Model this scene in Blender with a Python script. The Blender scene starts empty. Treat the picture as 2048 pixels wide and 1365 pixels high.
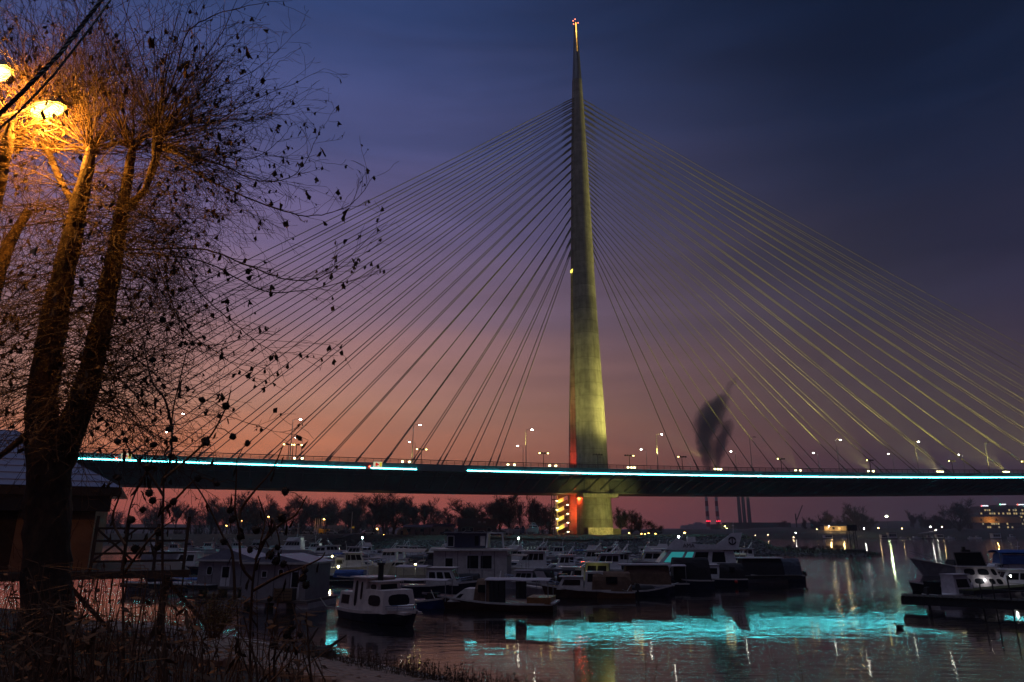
import bpy, bmesh, math, random
import numpy as np
from mathutils import Vector, Matrix, noise as mnoise

# ------------------------------------------------------------------ camera, sky, light, exposure
SC = bpy.context.scene
COL = SC.collection
R = math.radians
TH = R(15.5); CT, ST = math.cos(TH), math.sin(TH)
F = 1385.0                      # focal length in photograph pixels (2048 wide)
CAMZ = 5.0

cam = bpy.data.cameras.new("camera")
cam.sensor_width = 36.0
cam.lens = F / 2048 * 36.0
cam.clip_start = 0.1
cam.clip_end = 20000
camo = bpy.data.objects.new("camera", cam)
camo.location = (0, 0, CAMZ)
camo.rotation_euler = (R(90) + TH, 0, 0)
COL.objects.link(camo)
SC.camera = camo

def lin(r, g, b):
    def f(c):
        c /= 255.0
        return c / 12.92 if c <= 0.04045 else ((c + 0.055) / 1.055) ** 2.4
    return (f(r), f(g), f(b), 1.0)

def make_world():
    w = bpy.data.worlds.new("World")
    SC.world = w
    w.use_nodes = True
    nt = w.node_tree
    for n in list(nt.nodes):
        nt.nodes.remove(n)
    N = nt.nodes.new; L = nt.links.new
    out = N("ShaderNodeOutputWorld"); bg = N("ShaderNodeBackground")
    tc = N("ShaderNodeTexCoord"); sep = N("ShaderNodeSeparateXYZ")
    L(tc.outputs["Generated"], sep.inputs[0])
    # horizontal direction towards the afterglow (left of the view)
    az = R(-27)
    flat = N("ShaderNodeVectorMath"); flat.operation = 'MULTIPLY'; flat.inputs[1].default_value = (1, 1, 0)
    L(tc.outputs["Generated"], flat.inputs[0])
    nrm = N("ShaderNodeVectorMath"); nrm.operation = 'NORMALIZE'; L(flat.outputs[0], nrm.inputs[0])
    dot = N("ShaderNodeVectorMath"); dot.operation = 'DOT_PRODUCT'
    dot.inputs[1].default_value = (math.sin(az), math.cos(az), 0)
    L(nrm.outputs[0], dot.inputs[0])
    ac = N("ShaderNodeMath"); ac.operation = 'ARCCOSINE'; L(dot.outputs["Value"], ac.inputs[0])
    mr = N("ShaderNodeMapRange"); mr.interpolation_type = 'SMOOTHSTEP'
    mr.inputs["From Min"].default_value = R(4); mr.inputs["From Max"].default_value = R(60)
    mr.inputs["To Min"].default_value = 0; mr.inputs["To Max"].default_value = 1
    L(ac.outputs[0], mr.inputs["Value"])
    # soft streaky disturbance of the elevation so the bands are not perfectly level
    mp = N("ShaderNodeMapping"); mp.inputs["Scale"].default_value = (2.2, 2.2, 14)
    L(tc.outputs["Generated"], mp.inputs[0])
    nz = N("ShaderNodeTexNoise"); nz.inputs["Scale"].default_value = 1.0; nz.inputs["Detail"].default_value = 4
    L(mp.outputs[0], nz.inputs["Vector"])
    ma = N("ShaderNodeMath"); ma.operation = 'MULTIPLY_ADD'; ma.inputs[1].default_value = 0.10
    L(nz.outputs["Fac"], ma.inputs[0]); 
    sb = N("ShaderNodeMath"); sb.operation = 'SUBTRACT'; sb.inputs[1].default_value = 0.05
    L(sep.outputs["Z"], sb.inputs[0]); L(sb.outputs[0], ma.inputs[2])
    def ramp(stops):
        r = N("ShaderNodeValToRGB"); el = r.color_ramp.elements
        r.color_ramp.interpolation = 'LINEAR'
        while len(el) < len(stops): el.new(0.5)
        for e, (p, c) in zip(el, stops):
            e.position = p; e.color = lin(*c)
        L(ma.outputs[0], r.inputs[0])
        return r
    sun = ramp([(0.0, (212, 100, 80)), (0.05, (238, 118, 82)), (0.10, (228, 138, 94)), (0.17, (198, 140, 116)),
                (0.29, (146, 116, 132)), (0.41, (110, 98, 140)), (0.52, (80, 86, 136)), (0.64, (50, 68, 116)), (1.0, (40, 54, 98))])
    awy = ramp([(0.0, (66, 48, 58)), (0.05, (68, 50, 60)), (0.10, (68, 52, 63)), (0.17, (66, 53, 68)),
                (0.29, (47, 45, 67)), (0.41, (30, 37, 62)), (0.52, (17, 30, 56)), (0.64, (8, 23, 47)), (1.0, (8, 20, 44))])
    mx = N("ShaderNodeMix"); mx.data_type = 'RGBA'
    L(mr.outputs[0], mx.inputs["Factor"]); L(sun.outputs[0], mx.inputs["A"]); L(awy.outputs[0], mx.inputs["B"])
    # faint streaks of thin high cloud and smoke
    mp2 = N("ShaderNodeMapping"); mp2.inputs["Scale"].default_value = (1.6, 1.6, 13); mp2.inputs["Rotation"].default_value = (0, R(5), 0); L(tc.outputs["Generated"], mp2.inputs[0])
    nc = N("ShaderNodeTexNoise"); nc.inputs["Scale"].default_value = 1.4; nc.inputs["Detail"].default_value = 7; nc.inputs["Roughness"].default_value = .6; nc.inputs["Distortion"].default_value = .4; L(mp2.outputs[0], nc.inputs["Vector"])
    mc = N("ShaderNodeMapRange"); mc.inputs["From Min"].default_value = .36; mc.inputs["From Max"].default_value = .66; mc.inputs["To Min"].default_value = 1.10; mc.inputs["To Max"].default_value = .86; L(nc.outputs["Fac"], mc.inputs["Value"])
    vs = N("ShaderNodeVectorMath"); vs.operation = 'SCALE'; L(mx.outputs["Result"], vs.inputs[0]); L(mc.outputs[0], vs.inputs["Scale"])
    L(vs.outputs[0], bg.inputs["Color"])
    bg.inputs["Strength"].default_value = 1.0
    L(bg.outputs[0], out.inputs["Surface"])
make_world()

SC.view_settings.view_transform = 'Standard'
SC.view_settings.look = 'None'
SC.view_settings.exposure = 0.0
SC.view_settings.gamma = 1.0
SC.view_settings.use_curve_mapping = False
cy = SC.cycles
cy.use_denoising = True
try: cy.denoiser = 'OPENIMAGEDENOISE'
except Exception: pass
cy.max_bounces = 6; cy.diffuse_bounces = 2; cy.glossy_bounces = 4; cy.transmission_bounces = 4
cy.transparent_max_bounces = 8; cy.volume_bounces = 0
cy.caustics_reflective = False; cy.caustics_refractive = False
cy.sample_clamp_indirect = 6.0
cy.use_light_tree = True

# added bluish overhead fill, a broad sun lamp that lifts the boats after sunset
sun = bpy.data.lights.new("sun", 'SUN'); sun.energy = 0.38; sun.angle = R(40); sun.color = (0.70, 0.74, 1.0)
fillo = bpy.data.objects.new("sun", sun); COL.objects.link(fillo)
fillo.rotation_euler = (R(14), 0, R(-40))

# ------------------------------------------------------------------ helpers
def proj(x, y):
    v = 682.5 - y
    return (x - 1024.0), F * CT - v * ST, F * ST + v * CT
def px(x, y, Y):
    a, f, u = proj(x, y)
    return Vector((a / f * Y, Y, CAMZ + u / f * Y))
def wl(x, y, z=0.0):
    a, f, u = proj(x, y)
    t = (z - CAMZ) / u
    return Vector((a * t, f * t, z))
def pxm(Y, z=5.0):
    "photograph pixels per metre at depth Y"
    return F / (Y * CT + (z - CAMZ) * ST)

def tubes_np(polys, n, off):
    "many thin tubes at once: polys = [(points, radii)], returns vertices and quads"
    by = {}
    for pts, W in polys: by.setdefault(len(pts), []).append((pts, W))
    VV = []; FF = []; base = 0; ang = np.arange(n) * 2 * math.pi / n
    for k, lst in by.items():
        P = np.array([[tuple(q) for q in pts] for pts, _ in lst]); W = np.array([w for _, w in lst])
        T = np.empty_like(P); T[:, 1:-1] = P[:, 2:] - P[:, :-2]; T[:, 0] = P[:, 1] - P[:, 0]; T[:, -1] = P[:, -1] - P[:, -2]
        T /= np.linalg.norm(T, axis=2, keepdims=True) + 1e-9
        ref = np.where(np.abs(T[:, :1, 2:3]) < .8, np.array([[[0, 0, 1.0]]]), np.array([[[1.0, 0, 0]]])); ref = np.broadcast_to(ref, T.shape)
        A = ref - T * (ref * T).sum(2, keepdims=True); A /= np.linalg.norm(A, axis=2, keepdims=True) + 1e-9; B = np.cross(T, A)
        Rg = P[:, :, None] + (A[:, :, None] * np.cos(ang)[None, None, :, None] + B[:, :, None] * np.sin(ang)[None, None, :, None]) * W[:, :, None, None]
        VV.append(Rg.reshape(-1, 3) - np.array(off)); m = len(lst)
        i = np.arange(m)[:, None, None] * k * n + np.arange(k - 1)[None, :, None] * n; j = np.arange(n)[None, None, :]; j2 = (j + 1) % n
        FF.append((np.stack([i + j, i + j2, i + n + j2, i + n + j], -1).reshape(-1, 4) + base)); base += m * k * n
    return np.concatenate(VV), np.concatenate(FF)
def np_mesh(name, V, Fq):
    me = bpy.data.meshes.new(name); me.vertices.add(len(V)); me.vertices.foreach_set("co", V.astype(np.float32).ravel())
    me.loops.add(Fq.size); me.loops.foreach_set("vertex_index", Fq.astype(np.int32).ravel()); me.polygons.add(len(Fq))
    me.polygons.foreach_set("loop_start", np.arange(0, Fq.size, 4, dtype=np.int32)); me.update(calc_edges=True); me.validate()
    return me

class MB:
    def __init__(s): s.v = []; s.f = []; s.mi = []
    def add(s, vs, fs, mi=0):
        b = len(s.v); s.v.extend([tuple(p) for p in vs])
        s.f.extend([tuple(i + b for i in f) for f in fs]); s.mi.extend([mi] * len(fs)); return s
    def box(s, c, d, rz=0.0, mat=None, mi=0):
        x, y, z = d[0] / 2, d[1] / 2, d[2] / 2
        P = [(-x, -y, -z), (x, -y, -z), (x, y, -z), (-x, y, -z), (-x, -y, z), (x, -y, z), (x, y, z), (-x, y, z)]
        c = Vector(c)
        if mat is not None: P = [c + mat @ Vector(p) for p in P]
        else:
            cs, sn = math.cos(rz), math.sin(rz)
            P = [(c[0] + p[0] * cs - p[1] * sn, c[1] + p[0] * sn + p[1] * cs, c[2] + p[2]) for p in P]
        return s.add(P, [(0, 3, 2, 1), (4, 5, 6, 7), (0, 1, 5, 4), (1, 2, 6, 5), (2, 3, 7, 6), (3, 0, 4, 7)], mi)
    def hexa(s, b4, t4, mi=0):
        return s.add(list(b4) + list(t4), [(0, 3, 2, 1), (4, 5, 6, 7), (0, 1, 5, 4), (1, 2, 6, 5), (2, 3, 7, 6), (3, 0, 4, 7)], mi)
    def beam(s, a, b, w, h=None, mi=0):
        a, b = Vector(a), Vector(b); h = h or w
        d = (b - a); L = d.length
        if L < 1e-6: return s
        d.normalize(); up = Vector((0, 0, 1)) if abs(d.z) < 0.95 else Vector((0, 1, 0))
        sd = d.cross(up).normalized(); u2 = sd.cross(d)
        q = [sd * (i * w / 2) + u2 * (j * h / 2) for i, j in ((-1, -1), (1, -1), (1, 1), (-1, 1))]
        return s.add([a + p for p in q] + [b + p for p in q],
                     [(0, 3, 2, 1), (4, 5, 6, 7), (0, 1, 5, 4), (1, 2, 6, 5), (2, 3, 7, 6), (3, 0, 4, 7)], mi)
    def loft(s, rings, cap=True, closed=True, mi=0):
        n = len(rings[0]); vs = [p for r in rings for p in r]; fs = []
        for i in range(len(rings) - 1):
            for j in range(n if closed else n - 1):
                k = (j + 1) % n
                fs.append((i * n + j, i * n + k, (i + 1) * n + k, (i + 1) * n + j))
        if cap:
            fs.append(tuple(reversed(range(n)))); m = (len(rings) - 1) * n
            fs.append(tuple(range(m, m + n)))
        return s.add(vs, fs, mi)
    def tube(s, pts, rad, n=5, cap=True, mi=0):
        pts = [Vector(p) for p in pts]
        if not hasattr(rad, '__len__'): rad = [rad] * len(pts)
        rings = []; ref = None
        for i, p in enumerate(pts):
            d = (pts[min(i + 1, len(pts) - 1)] - pts[max(i - 1, 0)])
            if d.length < 1e-9: d = Vector((0, 0, 1))
            d.normalize()
            if ref is None: ref = Vector((0, 0, 1)) if abs(d.z) < 0.9 else Vector((1, 0, 0))
            a = (ref - d * ref.dot(d))
            if a.length < 1e-4: a = d.orthogonal()
            a.normalize(); ref = a; b = d.cross(a)
            rings.append([p + (a * math.cos(2 * math.pi * k / n) + b * math.sin(2 * math.pi * k / n)) * rad[i] for k in range(n)])
        return s.loft(rings, cap, True, mi)
    def cyl(s, c, r, h, n=12, r2=None, mi=0):
        c = Vector(c); r2 = r if r2 is None else r2
        ra = [(c[0] + r * math.cos(2 * math.pi * k / n), c[1] + r * math.sin(2 * math.pi * k / n), c[2]) for k in range(n)]
        rb = [(c[0] + r2 * math.cos(2 * math.pi * k / n), c[1] + r2 * math.sin(2 * math.pi * k / n), c[2] + h) for k in range(n)]
        return s.loft([ra, rb], True, True, mi)
    def ball(s, c, r, n=8, m=6, sc=(1, 1, 1), mi=0):
        rings = []
        for i in range(1, m):
            a = math.pi * i / m
            rings.append([(c[0] + r * sc[0] * math.sin(a) * math.cos(2 * math.pi * k / n), c[1] + r * sc[1] * math.sin(a) * math.sin(2 * math.pi * k / n), c[2] - r * sc[2] * math.cos(a)) for k in range(n)])
        return s.loft(rings, True, True, mi)
    def mesh(s, name, smooth=False):
        me = bpy.data.meshes.new(name); me.from_pydata(s.v, [], s.f); me.update()
        if smooth:
            me.polygons.foreach_set("use_smooth", [True] * len(me.polygons)); me.set_sharp_from_angle(angle=R(48))
        return me
    def build(s, name, mat, parent=None, smooth=False, loc=None, rz=0.0):
        me = s.mesh(name, smooth)
        for m in (mat if isinstance(mat, (list, tuple)) else [mat]): me.materials.append(m)
        if any(s.mi): me.polygons.foreach_set("material_index", s.mi)
        return link(name, me, parent, loc, rz)

def link(name, me, parent=None, loc=None, rz=0.0):
    o = bpy.data.objects.new(name, me); COL.objects.link(o)
    if parent is not None: o.parent = parent
    if loc is not None: o.location = loc
    if rz: o.rotation_euler = (0, 0, rz)
    return o
def tag(o, label=None, cat=None, group=None, kind=None):
    if label: o["label"] = label
    if cat: o["category"] = cat
    if group: o["group"] = group
    if kind: o["kind"] = kind
    return o
def thing(name, label, cat, loc=(0, 0, 0), rz=0.0, group=None):
    o = bpy.data.objects.new(name, None); COL.objects.link(o)
    o.location = loc; o.rotation_euler = (0, 0, rz); o.empty_display_size = 0.2
    return tag(o, label, cat, group)
def copy_tree(o, parent=None):
    c = o.copy(); COL.objects.link(c); c.parent = parent
    for ch in o.children: copy_tree(ch, c)
    return c
def orient(o):
    "make the face windings point outwards"
    bm = bmesh.new(); bm.from_mesh(o.data); bmesh.ops.recalc_face_normals(bm, faces=bm.faces); bm.to_mesh(o.data); bm.free()
    return o

ORD = ["first", "second", "third", "fourth", "fifth", "sixth", "seventh", "eighth", "ninth", "tenth", "eleventh", "twelfth",
       "thirteenth", "fourteenth", "fifteenth", "sixteenth", "seventeenth", "eighteenth", "nineteenth", "twentieth",
       "twenty-first", "twenty-second", "twenty-third", "twenty-fourth", "twenty-fifth", "twenty-sixth", "twenty-seventh", "twenty-eighth", "twenty-ninth", "thirtieth"]

_M = {}
def mat(name, col=(0.5, 0.5, 0.5), rough=0.6, metal=0.0, var=0.0, scale=4.0, bump=0.0, emit=None, es=0.0, col2=None, stretch=None, bscale=None, bdist=0.02):
    if name in _M: return _M[name]
    m = bpy.data.materials.new(name); m.use_nodes = True; nt = m.node_tree
    N = nt.nodes.new; L = nt.links.new
    p = nt.nodes["Principled BSDF"]
    p.inputs["Roughness"].default_value = rough; p.inputs["Metallic"].default_value = metal
    c = (*col[:3], 1.0); p.inputs["Base Color"].default_value = c
    if var or bump or col2:
        tc = N("ShaderNodeTexCoord"); mp = N("ShaderNodeMapping"); L(tc.outputs["Object"], mp.inputs[0])
        if stretch: mp.inputs["Scale"].default_value = stretch
        nz = N("ShaderNodeTexNoise"); nz.inputs["Scale"].default_value = scale; nz.inputs["Detail"].default_value = 6
        nz.inputs["Roughness"].default_value = 0.65
        L(mp.outputs[0], nz.inputs["Vector"])
        if var or col2:
            cr = N("ShaderNodeValToRGB"); e = cr.color_ramp.elements
            e[0].position = 0.32; e[1].position = 0.68
            d = col2[:3] if col2 else tuple(x * (1 - var) for x in col[:3])
            e[0].color = (*d, 1); e[1].color = c if col2 else (*(min(1, x * (1 + var * 0.4)) for x in col[:3]), 1)
            L(nz.outputs["Fac"], cr.inputs[0]); L(cr.outputs[0], p.inputs["Base Color"])
        if bump:
            b = N("ShaderNodeBump"); b.inputs["Strength"].default_value = bump; b.inputs["Distance"].default_value = bdist
            if bscale:
                n2 = N("ShaderNodeTexNoise"); n2.inputs["Scale"].default_value = bscale; n2.inputs["Detail"].default_value = 4
                L(mp.outputs[0], n2.inputs["Vector"]); L(n2.outputs["Fac"], b.inputs["Height"])
            else: L(nz.outputs["Fac"], b.inputs["Height"])
            L(b.outputs[0], p.inputs["Normal"])
    if emit:
        p.inputs["Emission Color"].default_value = (*emit[:3], 1); p.inputs["Emission Strength"].default_value = es
    _M[name] = m
    return m
def emis(name, col, s):
    return mat(name, (0.02, 0.02, 0.02), 0.5, emit=col, es=s)
def point(loc, energy, color, size=0.1, parent=None, name="lamp_light"):
    l = bpy.data.lights.new(name, 'POINT'); l.energy = energy; l.color = color; l.shadow_soft_size = size
    o = bpy.data.objects.new(name, l); COL.objects.link(o); o.location = loc
    if parent: o.parent = parent
    return o
def spot(loc, target, energy, color, angle=60, blend=0.6, size=0.2, parent=None, name="flood_light"):
    l = bpy.data.lights.new(name, 'SPOT'); l.energy = energy; l.color = color; l.spot_size = R(angle); l.spot_blend = blend; l.shadow_soft_size = size
    o = bpy.data.objects.new(name, l); COL.objects.link(o); o.location = loc
    o.rotation_euler = (Vector(target) - Vector(loc)).to_track_quat('-Z', 'Y').to_euler()
    if parent: o.parent = parent
    return o
def text_mesh(name, s, size, m, parent, M4, extrude=0.01):
    cu = bpy.data.curves.new(name, 'FONT'); cu.body = s; cu.size = size; cu.extrude = extrude; cu.align_x = 'CENTER'; cu.align_y = 'CENTER'
    to = bpy.data.objects.new(name, cu); COL.objects.link(to)
    dg = bpy.context.evaluated_depsgraph_get(); me = bpy.data.meshes.new_from_object(to.evaluated_get(dg))
    bpy.data.objects.remove(to); bpy.data.curves.remove(cu)
    me.materials.append(m); o = link(name, me, parent); o.matrix_local = M4
    return o
rng = random.Random(7)
nrng = np.random.default_rng(7)

# ------------------------------------------------------------------ shared materials
WHITE = mat("white_gelcoat", (0.72, 0.72, 0.74), 0.35, var=0.18, scale=3)
OFFWH = mat("off_white_paint", (0.60, 0.57, 0.55), 0.5, var=0.25, scale=2.5)
PINKW = mat("weathered_white_paint", (0.66, 0.58, 0.55), 0.5, var=0.25, scale=2.0)
GREYW = mat("grey_panel_paint", (0.30, 0.28, 0.30), 0.55, var=0.2, scale=2)
GLASS = mat("dark_window_glass", (0.012, 0.014, 0.018), 0.25)
GLASS.node_tree.nodes["Principled BSDF"].inputs["Specular IOR Level"].default_value = .08
NAVY = mat("navy_hull_paint", (0.02, 0.03, 0.07), 0.35, var=0.3)
BLUE = mat("blue_canvas", (0.03, 0.09, 0.30), 0.7, var=0.3)
DKCAN = mat("dark_canvas", (0.016, 0.016, 0.022), 0.8, var=0.4, bump=0.4, scale=3)
BRCAN = mat("brown_canvas", (0.17, 0.10, 0.065), 0.85, var=0.4, bump=0.5, scale=3)
TANCAN = mat("beige_canvas", (0.42, 0.33, 0.28), 0.8, var=0.25, bump=0.3, scale=3)
LAVP = mat("pale_grey_canvas", (0.50, 0.45, 0.48), 0.7, var=0.2)
WOOD = mat("bare_wood", (0.20, 0.12, 0.06), 0.7, var=0.4, scale=6, stretch=(1, 1, 6))
DKWOOD = mat("dark_timber", (0.045, 0.035, 0.03), 0.8, var=0.4, scale=5)
STEEL = mat("galvanised_steel", (0.35, 0.36, 0.38), 0.45, 0.6, var=0.15)
DKMET = mat("dark_metal", (0.04, 0.042, 0.045), 0.5, 0.4)
RUBBER = mat("black_rubber", (0.012, 0.012, 0.013), 0.6)
CHROME = mat("stainless_tube", (0.55, 0.56, 0.6), 0.25, 0.9)
BROWNH = mat("brown_hull_paint", (0.10, 0.04, 0.025), 0.45, var=0.3)
ORANGEH = mat("varnished_wood", (0.28, 0.13, 0.05), 0.4, var=0.3)
LEDW = emis("lamp_cool_white", (0.85, 1.0, 0.92), 60)
LEDY = emis("lamp_warm_yellow", (1.0, 0.85, 0.30), 40)
SODM = emis("lamp_sodium", (1.0, 0.50, 0.10), 30)
REDL = emis("lamp_red", (1.0, 0.05, 0.02), 20)

# ------------------------------------------------------------------ water
def make_water():
    m = bpy.data.materials.new("river_water"); m.use_nodes = True; nt = m.node_tree
    N = nt.nodes.new; L = nt.links.new
    p = nt.nodes["Principled BSDF"]; out = nt.nodes["Material Output"]
    q = N("ShaderNodeBsdfPrincipled")
    for s, r in ((p, 0.035), (q, 0.085)):
        s.inputs["Base Color"].default_value = (0.006, 0.007, 0.009, 1); s.inputs["Roughness"].default_value = r
        s.inputs["IOR"].default_value = 1.333; s.inputs["Specular IOR Level"].default_value = 0.75
    tc = N("ShaderNodeTexCoord")
    # ripples: short crested, longer across the view than along it
    def nz(scale, st, det=3):
        mp = N("ShaderNodeMapping"); mp.inputs["Scale"].default_value = st; L(tc.outputs["Object"], mp.inputs[0])
        n = N("ShaderNodeTexNoise"); n.inputs["Scale"].default_value = scale; n.inputs["Detail"].default_value = det
        L(mp.outputs[0], n.inputs["Vector"]); return n
    n1 = nz(1.1, (0.5, 1.2, 1)); n2 = nz(0.16, (0.7, 1.3, 1), 2)
    b = N("ShaderNodeBump"); b.inputs["Strength"].default_value = 0.3; b.inputs["Distance"].default_value = 0.03
    L(n1.outputs["Fac"], b.inputs["Height"])
    b2 = N("ShaderNodeBump"); b2.inputs["Strength"].default_value = 0.5; b2.inputs["Distance"].default_value = 0.15
    n3 = nz(1.25, (0.5, 1.5, 1), 5); L(n3.outputs["Fac"], b2.inputs["Height"])
    L(b.outputs[0], p.inputs["Normal"]); L(b2.outputs[0], q.inputs["Normal"])
    # wind patches decide where the surface is ruffled
    cr = N("ShaderNodeMapRange"); cr.inputs["From Min"].default_value = 0.38; cr.inputs["From Max"].default_value = 0.66
    cr.inputs["To Min"].default_value = 0.28; cr.inputs["To Max"].default_value = 0.5
    L(n2.outputs["Fac"], cr.inputs["Value"])
    mx = N("ShaderNodeMixShader"); L(cr.outputs[0], mx.inputs[0]); L(p.outputs[0], mx.inputs[1]); L(q.outputs[0], mx.inputs[2])
    L(mx.outputs[0], out.inputs["Surface"])
    w = MB(); w.add([(-6000, -100, 0), (6000, -100, 0), (6000, 5000, 0), (-6000, 5000, 0)], [(0, 1, 2, 3)])
    tag(w.build("water", m), kind="structure", label="calm dark river water with ripples reflecting the bridge lights")
make_water()

# ------------------------------------------------------------------ terrain
GROUND = mat("bank_soil_and_dead_grass", (0.075, 0.065, 0.045), 0.95, var=0.6, scale=0.35, bump=0.6, bscale=3, bdist=0.15, col2=(0.03, 0.027, 0.022))
STONE = mat("riprap_stone", (0.13, 0.13, 0.14), 0.85, var=0.8, scale=0.9, bump=0.4, bscale=6)

ISL = [(-900, 1089, 1069, 900), (-300, 1089, 1069, 900), (0, 1090, 1068, 900), (300, 1092, 1068, 900), (560, 1096, 1070, 900), (700, 1103, 1071, 900), (850, 1108, 1072, 900),
       (1000, 1110, 1074, 800), (1150, 1112, 1077, 420), (1240, 1112, 1079, 330), (1310, 1112, 1074, 300), (1370, 1113, 1076, 290),
       (1430, 1112, 1072.5, 270), (1485, 1111, 1073, 255), (1515, 1111, 1081, 250), (1550, 1110, 1099, 225), (1600, 1111, 1103, 215),
       (1680, 1112, 1105, 210), (1740, 1113, 1109, 200), (1768, 1112, 1111.5, 186)]
def isl_at(x):
    for a, b in zip(ISL, ISL[1:]):
        if x <= b[0]:
            k = max(0, (x - a[0]) / (b[0] - a[0])); return [a[i] + (b[i] - a[i]) * k for i in range(4)]
    return list(ISL[-1])
def isl_pt(x, s):
    """s: 0 waterline .. 1 crest, 1..2 plateau to the back"""
    _, wy, cy, yb = isl_at(x)
    A = wl(x, wy); Yc = A.y + (20 if x < 1520 else 9)
    C = px(x, cy, Yc)
    if s <= 1:
        p = A.lerp(C, s); return p
    k = s - 1
    Y = Yc + (yb - Yc) * k
    zt = C.z + (max(4.5, C.z) - C.z) * min(1, (Y - Yc) / 30.0) if x < 1500 else C.z
    return Vector((C.x / C.y * Y, Y, zt))
def make_island():
    xs = np.concatenate([np.linspace(-900, 300, 20), np.linspace(320, 1768, 180)])
    ss = [-0.12, 0, .15, .3, .45, .6, .75, .9, 1.0, 1.03, 1.07, 1.12, 1.2, 1.4, 1.7, 2.0]
    vs = []; fs = []
    for x in xs:
        for s in ss:
            if s < 0:
                p = isl_pt(x, 0); p = p * (1 - 4.0 / p.y); p.z = -1.0
            else:
                p = isl_pt(x, s)
                if 0.05 < s < 1.6:
                    p.z += (mnoise.noise(Vector((p.x * .12, p.y * .12, 0))) * .35 + mnoise.noise(Vector((p.x * .5, p.y * .5, 3))) * .18) * (1 if s > .2 else .4) * (0.4 if x > 1560 else 1)
            vs.append(p)
        q = vs[-1].copy(); q.y += 12; q.z = -1.0; vs.append(q)
    n = len(ss) + 1
    for i in range(len(xs) - 1):
        for j in range(n - 1):
            fs.append((i * n + j, (i + 1) * n + j, (i + 1) * n + j + 1, i * n + j + 1))
    m = MB(); m.add(vs, fs)
    isl = tag(m.build("island_terrain", GROUND, smooth=True), kind="structure", label="dark grassy island bank under the bridge with a stone slope")
    # riprap stones on the slope
    st = MB(); r = random.Random(3)
    for _ in range(7000):
        x = r.uniform(640, 1560) if r.random() < .85 else r.uniform(420, 1740)
        s = r.uniform(0.0, .95) if x < 1530 else r.uniform(0, .5)
        if x < 1180 and s > .7: continue
        p = isl_pt(x, s); a = r.uniform(.16, .42) * (1.25 if r.random() < .15 else 1)
        rot = Matrix.Rotation(r.uniform(0, 6.3), 3, Vector((r.uniform(-1, 1), r.uniform(-1, 1), r.uniform(-1, 1))).normalized())
        P = []
        for sx in (-1, 1):
            for sy in (-1, 1):
                for sz in (-1, 1):
                    P.append(p + rot @ Vector((sx * a * r.uniform(.6, 1.1), sy * a * r.uniform(.5, 1), sz * a * r.uniform(.35, .75))))
        st.add(P, [(0, 1, 3, 2), (4, 6, 7, 5), (0, 4, 5, 1), (2, 3, 7, 6), (0, 2, 6, 4), (1, 5, 7, 3)])
    tag(st.build("riprap_stones", STONE), kind="stuff", label="loose grey riprap stones covering the island bank slope")
    # dry grass tufts along the crest and spit
    g = MB()
    for _ in range(5200):
        x = r.choice([r.uniform(1180, 1770), r.uniform(600, 1770)])
        s = r.uniform(.85, 1.06) if x < 1530 else r.uniform(.3, 1.2)
        p = isl_pt(x, s); h = r.uniform(.25, .8) * (1.3 if x > 1560 else 1); d = r.uniform(0, 6.3); w = .05
        q = p + Vector((math.cos(d), math.sin(d), 0)) * h * r.uniform(.1, .5) + Vector((0, 0, h))
        e = Vector((math.sin(d), -math.cos(d), 0)) * w
        g.add([p - e - Vector((0, 0, .3)), p + e - Vector((0, 0, .3)), q], [(0, 1, 2)])
    tag(g.build("dry_grass", mat("dead_grass", (0.07, 0.055, 0.035), 0.9, var=.4)), kind="stuff", label="dry grass along the crest of the stone bank and the low spit")
    # trodden path under the pylon and slipway on the left
    def ribbon(name, pts, w, m_, label, lift=.12):
        rb = MB(); P = [Vector(p) for p in pts]; vs = []
        for i, p in enumerate(P):
            d = P[min(i + 1, len(P) - 1)] - P[max(i - 1, 0)]; nrm = Vector((-d.y, d.x, 0)).normalized() * w / 2
            vs += [p - nrm + Vector((0, 0, lift)), p + nrm + Vector((0, 0, lift))]
        rb.add(vs, [(2 * i, 2 * i + 1, 2 * i + 3, 2 * i + 2) for i in range(len(P) - 1)])
        return tag(rb.build(name, m_, smooth=True), kind="structure", label=label)
    PATH = mat("path_gravel", (0.20, 0.15, 0.12), 0.9, var=.3)
    ribbon("path", [isl_pt(x, .86) + Vector((0, 0, .25)) for x in range(960, 1290, 12)], 2.2, PATH, "pale trodden path along the top of the stone bank", .3)
    ribbon("slipway", [isl_pt(x, s) + Vector((0, 0, .1)) for x, s in [(642, .1), (655, .3), (668, .5), (684, .75), (700, 1.0), (716, 1.02), (722, 1.05)]], 3.2, mat("slipway_concrete", (0.24, 0.22, 0.22), .9, var=.3), "concrete slipway climbing the bank beside the marina lamp", .35)
make_island()

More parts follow.
